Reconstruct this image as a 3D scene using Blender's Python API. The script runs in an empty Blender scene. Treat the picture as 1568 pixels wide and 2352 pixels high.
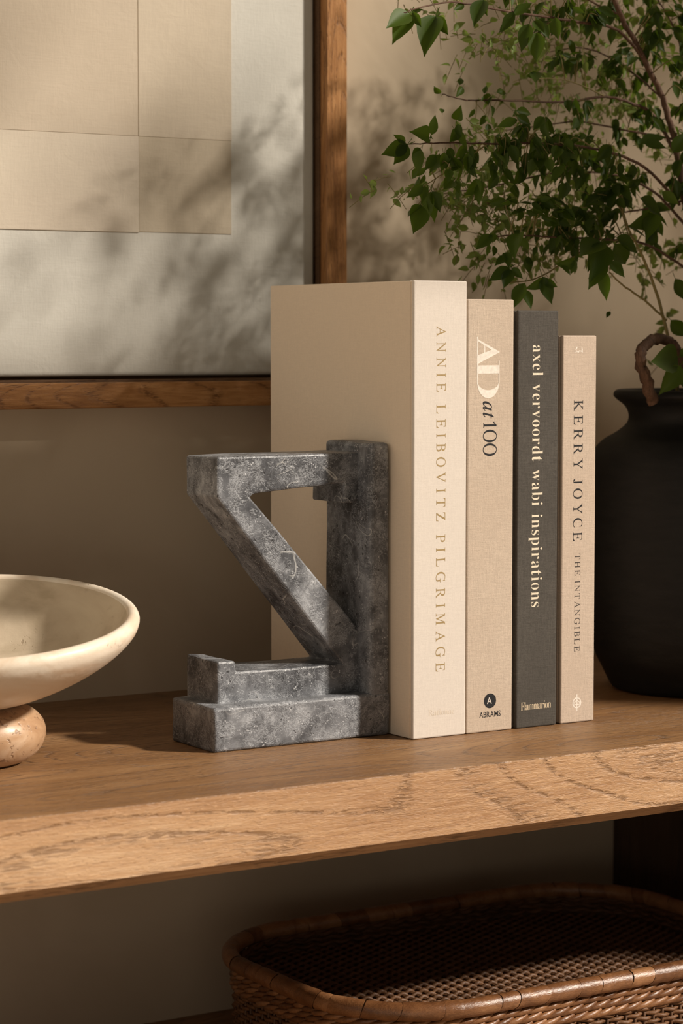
import bpy, bmesh, math, random, json
from mathutils import Vector, Matrix, noise as mnoise
R = random.Random(7)
COL = bpy.context.scene.collection
sc = bpy.context.scene

# ------------------------------------------------------------------ camera
F = 5470.0
yaw, pit = math.radians(32.2), math.radians(-4.14)
fw = Vector((math.sin(yaw)*math.cos(pit), math.cos(yaw)*math.cos(pit), math.sin(pit)))
rt = Vector((math.cos(yaw), -math.sin(yaw), 0))
up = rt.cross(fw)
cd = bpy.data.cameras.new('camera')
cam = bpy.data.objects.new('camera', cd)
COL.objects.link(cam)
cd.sensor_fit = 'HORIZONTAL'; cd.sensor_width = 24.0; cd.lens = F/1568*24.0
cd.clip_start = 0.05; cd.clip_end = 50
cam.matrix_world = Matrix(((rt.x, up.x, -fw.x, -0.9161), (rt.y, up.y, -fw.y, -1.3615), (rt.z, up.z, -fw.z, 0.2778), (0, 0, 0, 1)))
cd.dof.use_dof = True; cd.dof.focus_distance = 1.655; cd.dof.aperture_fstop = 10.0
sc.camera = cam

# ------------------------------------------------------------------ light
world = bpy.data.worlds.new('room_light'); sc.world = world; world.use_nodes = True
bg = world.node_tree.nodes['Background']
bg.inputs[0].default_value = (1.0, 0.88, 0.72, 1); bg.inputs[1].default_value = 0.115
sd = bpy.data.lights.new('sun', 'SUN'); sun = bpy.data.objects.new('sun', sd); COL.objects.link(sun)
sd.energy = 5.3; sd.color = (1.0, 0.90, 0.78); sd.angle = math.radians(4.0)
SUN = Vector((0.61, -0.577, 0.53)).normalized()        # towards the sun
sun.rotation_euler = (-SUN).to_track_quat('-Z', 'Y').to_euler()
sun.location = SUN*5
ad = bpy.data.lights.new('left_fill', 'AREA'); area = bpy.data.objects.new('left_fill', ad); COL.objects.link(area)  # added fill for the faces turned left; no window stands there
ad.shape = 'RECTANGLE'; ad.size = 1.0; ad.size_y = 1.0; ad.energy = 3.6; ad.color = (1.0, 0.89, 0.75)
area.location = (-2.0, -0.35, 0.45)
area.rotation_euler = (Vector((0.0, 0.1, 0.12))-area.location).to_track_quat('-Z', 'Y').to_euler()
fd = bpy.data.lights.new('low_front_fill', 'AREA'); fill = bpy.data.objects.new('low_front_fill', fd); COL.objects.link(fill)  # added low fill to brighten the space under the shelf
fd.shape = 'RECTANGLE'; fd.size = 1.6; fd.size_y = 1.0; fd.energy = 5.5; fd.color = (1.0, 0.87, 0.70)
fill.location = (-1.5, -2.2, -.25)
fill.rotation_euler = (Vector((0.1, 0.1, -.05))-fill.location).to_track_quat('-Z', 'Y').to_euler()
sc.view_settings.view_transform = 'Standard'; sc.view_settings.look = 'None'
sc.view_settings.gamma = 1; sc.view_settings.use_curve_mapping = False
sc.view_settings.exposure = 0.02

# ------------------------------------------------------------------ materials
class NT:
    def __init__(s, name):
        s.m = bpy.data.materials.new(name); s.m.use_nodes = True
        s.t = s.m.node_tree; s.b = s.t.nodes['Principled BSDF']
    def n(s, typ, props=None, **ins):
        nd = s.t.nodes.new(typ)
        for k, v in (props or {}).items(): setattr(nd, k, v)
        for k, v in ins.items():
            s.set(nd, k, v)
        return nd
    def set(s, nd, k, v):
        if isinstance(k, str) and k.startswith('i') and k[1:].isdigit(): k = int(k[1:])
        inp = nd.inputs[k]
        if isinstance(v, bpy.types.NodeSocket): s.t.links.new(v, inp)
        elif isinstance(v, bpy.types.Node): s.t.links.new(v.outputs[0], inp)
        else: inp.default_value = v
    def coord(s, scale=(1, 1, 1), kind='Object', rot=(0, 0, 0)):
        tc = s.n('ShaderNodeTexCoord')
        return s.n('ShaderNodeMapping', None, i0=tc.outputs[kind], Scale=scale, Rotation=rot).outputs[0]
    def noise(s, vec, scale, detail=3, rough=.55, dist=0.0):
        return s.n('ShaderNodeTexNoise', None, Vector=vec, Scale=scale, Detail=detail, Roughness=rough, Distortion=dist).outputs[0]
    def math(s, op, a, b=0.0, c=0.0, clamp=False):
        return s.n('ShaderNodeMath', {'operation': op, 'use_clamp': clamp}, i0=a, i1=b, i2=c).outputs[0]
    def mapr(s, v, a, b, c=0.0, d=1.0):
        return s.n('ShaderNodeMapRange', {'interpolation_type': 'SMOOTHSTEP'}, i0=v, i1=a, i2=b, i3=c, i4=d).outputs[0]
    def ramp(s, v, stops):
        r = s.n('ShaderNodeValToRGB', None, i0=v)
        cr = r.color_ramp
        while len(cr.elements) < len(stops): cr.elements.new(0.5)
        for e, (p, c) in zip(cr.elements, stops): e.position = p; e.color = (*c, 1)
        return r.outputs[0]
    def mix(s, f, a, b, mode='MIX'):
        nd = s.t.nodes.new('ShaderNodeMix'); nd.data_type = 'RGBA'; nd.blend_type = mode
        for k, v in ((0, f), (6, a), (7, b)):
            if isinstance(v, bpy.types.NodeSocket): s.t.links.new(v, nd.inputs[k])
            else: nd.inputs[k].default_value = v if k == 0 else (*v, 1)
        return nd.outputs[2]
    def bump(s, h, strength, dist):
        return s.n('ShaderNodeBump', None, Height=h, Strength=strength, Distance=dist).outputs[0]
    def out(s, color=None, rough=None, normal=None, spec=None):
        if color is not None:
            if isinstance(color, tuple): color = (*color, 1)
            s.set(s.b, 'Base Color', color)
        if rough is not None: s.set(s.b, 'Roughness', rough)
        if normal is not None: s.set(s.b, 'Normal', normal)
        if spec is not None: s.set(s.b, 'Specular IOR Level', spec)
        return s.m

def wood(name, dark, mid, light, ax=0, rings=9.0, k=1.0, rough=.5, pore=.5, spec=.35, bump=.35):
    m = NT(name)
    def sc3(al, ac):
        v = [ac*k]*3; v[ax] = al*k; return tuple(v)
    warp = m.noise(m.coord(sc3(1.1, 6.5)), 1.0, 2, .35, .15)
    line = m.math('PINGPONG', m.math('MULTIPLY', warp, rings), 0.5)
    fib = m.noise(m.coord(sc3(22, 420)), 1.0, 4, .6, .7)
    mott = m.noise(m.coord(sc3(3, 22)), 1.0, 4, .6, .8)
    por = m.noise(m.coord(sc3(150, 1050)), 1.0, 2, .5, 1.6)
    v = m.math('ADD', m.math('MULTIPLY', fib, .45), m.math('MULTIPLY', mott, .55))
    c = m.ramp(v, [(.34, dark), (.5, mid), (.64, light)])
    ringm = m.math('MULTIPLY', m.mapr(line, .0, .16, 1, 0), m.mapr(fib, .42, .6, 0.1, .8))
    ringm = m.math('MULTIPLY', ringm, m.mapr(m.noise(m.coord(sc3(60, 420)), 1.0, 3, .6, 1.0), .42, .58, .0, 1))
    c = m.mix(ringm, c, tuple(x*.6 for x in dark))
    l2 = m.math('PINGPONG', m.math('MULTIPLY', warp, rings*3.4), 0.5)
    r2 = m.math('MULTIPLY', m.mapr(l2, .0, .15, 1, 0), m.mapr(m.noise(m.coord(sc3(90, 520)), 1.0, 3, .6, 1.0), .44, .56, 0, .8))
    c = m.mix(r2, c, tuple(x*.65 for x in dark))
    pm = m.mapr(por, .60, .70)
    c = m.mix(m.math('MULTIPLY', pm, pore*.6), c, tuple(min(1, x*1.35) for x in light))
    pd = m.mapr(por, .30, .40, 1, 0)
    c = m.mix(m.math('MULTIPLY', pd, .4), c, tuple(x*.5 for x in dark))
    h = m.math('ADD', m.math('MULTIPLY', por, .6), m.math('MULTIPLY', fib, .5))
    h = m.math('SUBTRACT', h, m.math('MULTIPLY', m.math('MAXIMUM', ringm, r2), .8))
    return m.out(c, rough, m.bump(h, bump, .0012), spec)

OAK = wood('oiled_oak_dimmed', (.19, .093, .037), (.28, .145, .060), (.37, .21, .098), 0, 20, 1.0, .42, .75, .5, .8)  # toned down: the weaker light on the top is put into the colour
OAK_F = wood('oak_lit_front', (.35, .185, .085), (.47, .275, .140), (.58, .375, .215), 0, 13, .8, .5, .55, .35, .7)  # same oak lightened: the stronger light on the front is in the colour
OAK_EDGE = wood('oak_shaded_edge', (.20, .105, .045), (.30, .165, .08), (.38, .225, .115), 0, 9, 1.0, .5, .2)  # same oak darkened: shade of the downward chamfer is in the colour
OAK_Z = wood('oak_upright', (.21, .085, .026), (.38, .175, .058), (.52, .27, .105), 2, 12, 1.6, .42, .2)
OAK_X = wood('oak_rail', (.21, .085, .026), (.38, .175, .058), (.52, .27, .105), 0, 12, 1.6, .42, .2)
OAK_SHADE = wood('oak_shaded_recess', (.10, .05, .022), (.14, .075, .035), (.18, .10, .05), 0, 10, 1.4, .6, .1)  # oak with the shade of the recess put into its colour
PANEL = wood('shaded_dark_panel', (.05, .028, .016), (.075, .042, .024), (.10, .06, .035), 2, 8, 1.0, .6, .1)  # dark wood, with the shade under the shelf also in its colour

def m_stone():
    m = NT('grey_soapstone')
    base = m.noise(m.coord(), 38, 6, .65, .6)
    cloud = m.noise(m.coord(), 15, 4, .6, 1.2)
    c = m.ramp(m.math('ADD', m.math('MULTIPLY', base, .6), m.math('MULTIPLY', cloud, .4)),
               [(.34, (.030, .031, .035)), (.45, (.085, .088, .097)), (.56, (.21, .218, .235)), (.67, (.46, .475, .50))])
    def curl(scale, w, off, dist=2.2):
        n = m.noise(m.n('ShaderNodeVectorMath', {'operation': 'ADD'}, i0=m.coord(), i1=(off, off*2, off)).outputs[0], scale, 1.0, .5, dist)
        return m.mapr(m.math('ABSOLUTE', m.math('SUBTRACT', n, .5)), 0.0, w, 1, 0)
    mk = lambda s, lo=.44, hi=.56: m.mapr(m.noise(m.coord((1.0, 1.3, .8)), s, 2, .6), lo, hi)
    c1 = m.math('MULTIPLY', curl(190, .045, 3.1, 1.8), mk(110)); c2 = m.math('MULTIPLY', curl(380, .09, 7.7, 1.4), mk(75)); c3 = m.math('MULTIPLY', curl(110, .018, 11.3), mk(150, .50, .58))
    lines = m.math('MAXIMUM', m.math('MULTIPLY', c1, .6), m.math('MAXIMUM', m.math('MULTIPLY', c2, .5), m.math('MULTIPLY', c3, .6)))
    lm = lines
    c = m.mix(m.math('MULTIPLY', lm, .8), c, (.50, .52, .55))
    dk = m.math('MULTIPLY', m.math('MULTIPLY', curl(240, .06, 17., 1.5), mk(60)), .5)
    c = m.mix(dk, c, (.035, .036, .04))
    vor = m.n('ShaderNodeTexVoronoi', None, Vector=m.coord(), Scale=420.0)
    fl = m.math('MULTIPLY', m.mapr(vor.outputs[0], .14, .26, 1, 0), m.mapr(m.noise(m.coord(), 120, 2), .52, .62))
    c = m.mix(m.math('MULTIPLY', fl, .7), c, (.65, .66, .68))
    pit = m.mapr(m.noise(m.coord(), 260, 2, .5), .27, .34, 1, 0)
    c = m.mix(m.math('MULTIPLY', pit, .8), c, (.014, .014, .016))
    vein = m.math('MULTIPLY', curl(16, .010, 23.), m.mapr(m.noise(m.coord(), 30, 2), .56, .66))
    c = m.mix(m.math('MULTIPLY', vein, .8), c, (.55, .55, .54))
    h = m.math('ADD', m.math('MULTIPLY', lm, .6), m.math('SUBTRACT', base, m.math('MULTIPLY', pit, .8)))
    h = m.math('SUBTRACT', h, m.math('MULTIPLY', dk, .5))
    return m.out(c, .42, m.bump(h, .32, .0010), .5)
STONE = m_stone()

def m_linen(name, col, var=.08, scale=900, bump=.35, rough=.85, wash=None):
    m = NT(name)
    a = m.noise(m.coord((1, 1, .06)), scale*1.6, 2, .6, .3)
    b = m.noise(m.coord((.06, .06, 1)), scale*1.6, 2, .6, .3)
    fine = m.noise(m.coord(), scale*.55, 3, .6, 1.6)
    cloud = m.noise(m.coord(), 16, 4, .55)
    w = m.math('ADD', m.math('ADD', m.math('MULTIPLY', a, .3), m.math('MULTIPLY', b, .3)), m.math('MULTIPLY', fine, .4))
    c = m.mix(m.mapr(w, .36, .64), tuple(x*(1-var*1.6) for x in col), tuple(min(1, x*(1+var)) for x in col))
    c = m.mix(m.math('MULTIPLY', m.mapr(cloud, .35, .7), .35), c, wash or tuple(x*(1-var) for x in col))
    return m.out(c, rough, m.bump(w, bump, .0006), .2)
CREAM = m_linen('cream_cloth', (.70, .635, .565), .04, bump=.22)
COVER = m_linen('tan_cover_cloth', (.80, .68, .54), .03, bump=.1)
BEIGE = m_linen('beige_cloth', (.56, .46, .365), .09, bump=.6, wash=(.49, .385, .295))
CHAR = m_linen('charcoal_cloth', (.088, .079, .068), .16, bump=.6, wash=(.056, .050, .043))
SAND = m_linen('sand_cloth', (.56, .455, .365), .08, bump=.6, wash=(.50, .39, .30))
PAGES = m_linen('page_edges', (.7, .62, .5), .1, 1500)

def plain(name, col, rough=.6, spec=.3, metal=0.0, bumps=None):
    m = NT(name)
    n = m.noise(m.coord(), 400 if bumps is None else bumps, 3, .6)
    c = m.mix(m.mapr(n, .3, .7), tuple(x*.9 for x in col), tuple(min(1, x*1.08) for x in col))
    m.out(c, rough, m.bump(n, .15, .0004), spec); m.b.inputs['Metallic'].default_value = metal
    return m.m
GOLD = plain('gold_foil', (.38, .27, .125), .45, .5, .1)
PALE_GOLD = plain('pale_foil', (.66, .54, .38), .5, .4, .1)
EMBOSS = plain('blind_stamp', (.66, .575, .475), .7)
WHITE_INK = plain('white_ink', (.80, .74, .66), .6)
CREAM_INK = plain('cream_ink', (.80, .70, .54), .6)
BLACK_INK = plain('black_ink', (.018, .018, .02), .5)
DARK_INK = plain('dark_brown_ink', (.06, .05, .045), .5)

def m_wall():
    m = NT('plaster_wall')
    a = m.noise(m.coord(), 6, 4, .6, .5); b = m.noise(m.coord(), 120, 4, .6)
    c = m.mix(m.mapr(a, .3, .7), (.49, .40, .29), (.56, .465, .345))
    return m.out(c, .9, m.bump(m.math('ADD', m.math('MULTIPLY', a, 2.0), m.math('MULTIPLY', b, .15)), .25, .004), .15)
WALL = m_wall()
FLOOR = wood('floor_boards', (.34, .24, .15), (.44, .32, .21), (.52, .39, .27), 0, 8, .5, .5, .1)

def m_paper(name, a, b, tint, bump=.3):
    m = NT(name)
    w1 = m.noise(m.coord((1, 1, .12)), 700, 2, .6, .4); w2 = m.noise(m.coord((.12, 1, 1)), 700, 2, .6, .4)
    cl = m.noise(m.coord(), 9, 4, .6, .8); cr = m.noise(m.coord(), 45, 5, .6, 1.5)
    w = m.math('ADD', m.math('MULTIPLY', w1, .5), m.math('MULTIPLY', w2, .5))
    c = m.mix(m.mapr(cl, .32, .7), a, b)
    c = m.mix(m.math('MULTIPLY', m.mapr(w, .4, .65), .35), c, tint)
    return m.out(c, .9, m.bump(m.math('ADD', m.math('MULTIPLY', w, .6), cr), bump, .0012), .15)
MAT_PAPER = m_paper('off_white_canvas', (.60, .585, .53), (.65, .635, .575), (.69, .67, .61), .35)
PATCH_A = m_paper('tan_paper', (.54, .46, .36), (.58, .50, .40), (.61, .52, .41))
PATCH_B = m_paper('pale_tan_paper', (.59, .515, .42), (.63, .56, .455), (.66, .58, .47))
PATCH_C = m_paper('beige_paper', (.55, .475, .375), (.59, .515, .41), (.62, .54, .42))
PATCH_D = m_paper('deeper_beige_paper', (.50, .43, .33), (.54, .47, .365), (.57, .49, .38))

def m_travertine(name, cs, rough, hb=.8):
    m = NT(name)
    cl = m.noise(m.coord((1, 1, 3.0)), 14, 5, .6, 1.2)
    c = m.ramp(cl, [(.32, cs[0]), (.48, cs[1]), (.66, cs[2])])
    vor = m.noise(m.coord((1.0, .5, 1)), 150, 3, .6, 1.0)
    band = m.mapr(m.noise(m.coord((.6, 1.6, 1)), 16, 2, .5, .6), .50, .62)
    holes = m.math('MULTIPLY', m.mapr(vor, .575, .63), band)
    c = m.mix(m.math('MULTIPLY', holes, hb), c, (.20, .13, .07))
    return m.out(c, rough, m.bump(m.math('SUBTRACT', m.noise(m.coord(), 90, 4), m.math('MULTIPLY', holes, 2.)), .3, .0015), .4)
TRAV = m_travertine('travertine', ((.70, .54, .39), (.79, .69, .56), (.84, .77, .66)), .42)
TRAV_IN = m_travertine('unpolished_shaded_travertine', ((.46, .375, .265), (.55, .455, .335), (.60, .51, .38)), .8, 1.0)  # rough inside; the darker tan stands in for the bowl's own shade
def m_trav_warm():
    m = NT('honey_travertine')
    cl = m.noise(m.coord((1, 1, 2.0)), 30, 5, .6, 1.0)
    c = m.ramp(cl, [(.32, (.36, .205, .11)), (.5, (.47, .295, .17)), (.68, (.57, .40, .265))])
    pt = m.mapr(m.noise(m.coord(), 260, 2), .32, .40, 1, 0)
    c = m.mix(m.math('MULTIPLY', pt, .7), c, (.2, .11, .06))
    return m.out(c, .38, m.bump(m.math('SUBTRACT', cl, pt), .35, .0012), .5)
TRAVW = m_trav_warm()

def m_clay():
    m = NT('black_clay')
    n = m.noise(m.coord((1, 1, 4)), 40, 4, .6); g = m.noise(m.coord(), 700, 3, .6)
    c = m.mix(m.mapr(n, .3, .7), (.0035, .0033, .003), (.008, .0075, .0068))
    return m.out(c, .62, m.bump(m.math('ADD', n, m.math('MULTIPLY', g, .4)), .3, .0012), .35)
CLAY = m_clay()
SOIL = plain('dark_soil', (.02, .014, .010), .95, .1, 0, 90)

def m_leaf(name, a, b, tr):
    m = NT(name)
    oi = m.n('ShaderNodeObjectInfo')
    n = m.noise(m.coord(), 120, 3)
    f = m.math('ADD', m.math('MULTIPLY', oi.outputs['Random'], .8), m.math('MULTIPLY', n, .3), 0, True)
    c = m.mix(f, a, b)
    m.out(c, .5, None, .25)
    tl = m.n('ShaderNodeBsdfTranslucent'); m.set(tl, 'Color', m.mix(f, tuple(tr), tuple(x*1.2 for x in tr)))
    mx = m.n('ShaderNodeMixShader', None, i0=.30)
    m.t.links.new(m.b.outputs[0], mx.inputs[1]); m.t.links.new(tl.outputs[0], mx.inputs[2])
    o = [x for x in m.t.nodes if x.type == 'OUTPUT_MATERIAL'][0]
    m.t.links.new(mx.outputs[0], o.inputs[0])
    return m.m
LEAF = m_leaf('green_leaf', (.017, .036, .003), (.062, .105, .010), (.13, .22, .012))
LEAF_LT = m_leaf('fresh_leaf', (.09, .14, .025), (.25, .31, .09), (.28, .38, .06))
BARK = wood('brown_bark', (.055, .028, .016), (.11, .058, .033), (.19, .11, .07), 2, 10, 3, .7, .2)
TWIG = plain('green_brown_twig', (.21, .17, .06), .6)

def m_rattan(name, dk, md, lt, k=1.0, ro=.36):
    m = NT(name)
    oi = m.n('ShaderNodeObjectInfo')
    n = m.noise(m.coord(), 60*k, 4, .6, .6); f = m.noise(m.coord((1, 3, 3)), 350*k, 3, .6, .5)
    v = m.math('ADD', m.math('ADD', m.math('MULTIPLY', n, .5), m.math('MULTIPLY', f, .3)), m.math('MULTIPLY', oi.outputs['Random'], .2))
    c = m.ramp(v, [(.33, dk), (.5, md), (.66, lt)])
    return m.out(c, ro, m.bump(f, .3, .0008), .5 if ro < .4 else .3)
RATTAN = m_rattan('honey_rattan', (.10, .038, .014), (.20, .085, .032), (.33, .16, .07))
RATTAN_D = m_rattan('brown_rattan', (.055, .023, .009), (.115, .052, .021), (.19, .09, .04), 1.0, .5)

# ------------------------------------------------------------------ helpers
def link(name, me, mat, parent=None, smooth=False, loc=None):
    o = bpy.data.objects.new(name, me); COL.objects.link(o)
    if mat is not None and not me.materials: me.materials.append(mat)
    if parent is not None: o.parent = parent
    if loc is not None: o.location = loc
    if smooth:
        me.polygons.foreach_set('use_smooth', [True]*len(me.polygons))
    return o
def obj(name, bm, mat, parent=None, smooth=False):
    me = bpy.data.meshes.new(name); bmesh.ops.recalc_face_normals(bm, faces=bm.faces[:]); bm.to_mesh(me); bm.free()
    return link(name, me, mat, parent, smooth)
def pyobj(name, V, Fc, mat, parent=None, smooth=True):
    me = bpy.data.meshes.new(name); me.from_pydata(V, [], Fc); me.update()
    return link(name, me, mat, parent, smooth)
def thing(name, label, cat, group=None, loc=(0, 0, 0)):
    o = bpy.data.objects.new(name, None); COL.objects.link(o); o.location = loc; o.empty_display_size = .02
    o['label'] = label; o['category'] = cat
    if group: o['group'] = group
    return o
def tag(o, label, cat, group=None):
    o['label'] = label; o['category'] = cat
    if group: o['group'] = group
    return o
def struct(o): o['kind'] = 'structure'; return o
def box(bm, x0, x1, y0, y1, z0, z1, bev=0.0, seg=2):
    b2 = bmesh.new()
    vs = [b2.verts.new((x, y, z)) for x in (x0, x1) for y in (y0, y1) for z in (z0, z1)]
    for f in ((0, 1, 3, 2), (4, 6, 7, 5), (0, 4, 5, 1), (2, 3, 7, 6), (0, 2, 6, 4), (1, 5, 7, 3)): b2.faces.new([vs[i] for i in f])
    if bev: bmesh.ops.bevel(b2, geom=b2.edges[:], offset=bev, segments=seg, profile=.5, affect='EDGES')
    me = bpy.data.meshes.new('tmp'); bmesh.ops.recalc_face_normals(b2, faces=b2.faces[:]); b2.to_mesh(me); b2.free(); bm.from_mesh(me); bpy.data.meshes.remove(me)
    return bm
def bx(name, x0, x1, y0, y1, z0, z1, mat, parent=None, bev=0.0, seg=2):
    return obj(name, box(bmesh.new(), x0, x1, y0, y1, z0, z1, bev, seg), mat, parent)
def prism_xz(pts, y0, y1, bev=0.0, seg=2):
    bm = bmesh.new()
    a = [bm.verts.new((x, y0, z)) for x, z in pts]; b = [bm.verts.new((x, y1, z)) for x, z in pts]
    bm.faces.new(a); bm.faces.new(b[::-1])
    n = len(pts)
    for i in range(n): bm.faces.new((a[i], b[i], b[(i+1) % n], a[(i+1) % n]))
    bmesh.ops.recalc_face_normals(bm, faces=bm.faces[:])
    if bev: bmesh.ops.bevel(bm, geom=bm.edges[:], offset=bev, segments=seg, profile=.5, affect='EDGES')
    return bm
def lathe(prof, seg=64, cx=0, cy=0, cap=True):
    V = []; Fc = []
    for r, z in prof:
        for i in range(seg):
            a = 2*math.pi*i/seg; V.append((cx+r*math.cos(a), cy+r*math.sin(a), z))
    for k in range(len(prof)-1):
        for i in range(seg):
            j = (i+1) % seg; Fc.append((k*seg+i, k*seg+j, (k+1)*seg+j, (k+1)*seg+i))
    if cap:
        Fc.append(tuple(range(seg))[::-1]); Fc.append(tuple((len(prof)-1)*seg+i for i in range(seg)))
    return V, Fc
def tube(pts, rad, sides=6, V=None, Fc=None, cap=True):
    V = [] if V is None else V; Fc = [] if Fc is None else Fc
    pts = [Vector(p) for p in pts]; n = len(pts)
    if not hasattr(rad, '__len__'): rad = [rad]*n
    T0 = (pts[1]-pts[0]).normalized()
    N = T0.orthogonal().normalized(); b0 = len(V)
    for i, p in enumerate(pts):
        T = (pts[min(i+1, n-1)]-pts[max(i-1, 0)]).normalized()
        N = (N-T*N.dot(T)).normalized(); B = T.cross(N)
        for s in range(sides):
            a = 2*math.pi*s/sides; V.append(tuple(p+(N*math.cos(a)+B*math.sin(a))*rad[i]))
    for i in range(n-1):
        for s in range(sides):
            t = (s+1) % sides; q = b0+i*sides
            Fc.append((q+s, q+t, q+sides+t, q+sides+s))
    if cap:
        Fc.append(tuple(b0+s for s in range(sides))[::-1]); Fc.append(tuple(b0+(n-1)*sides+s for s in range(sides)))
    return V, Fc
def spline(pts, sub=6):
    P = [Vector(p) for p in pts]; out = []
    for i in range(len(P)-1):
        a = P[max(i-1, 0)]; b = P[i]; c = P[i+1]; d = P[min(i+2, len(P)-1)]
        for k in range(sub):
            t = k/sub
            out.append(.5*((2*b)+(c-a)*t+(2*a-5*b+4*c-d)*t*t+(3*b-a-3*c+d)*t**3))
    out.append(P[-1]); return out

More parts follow.
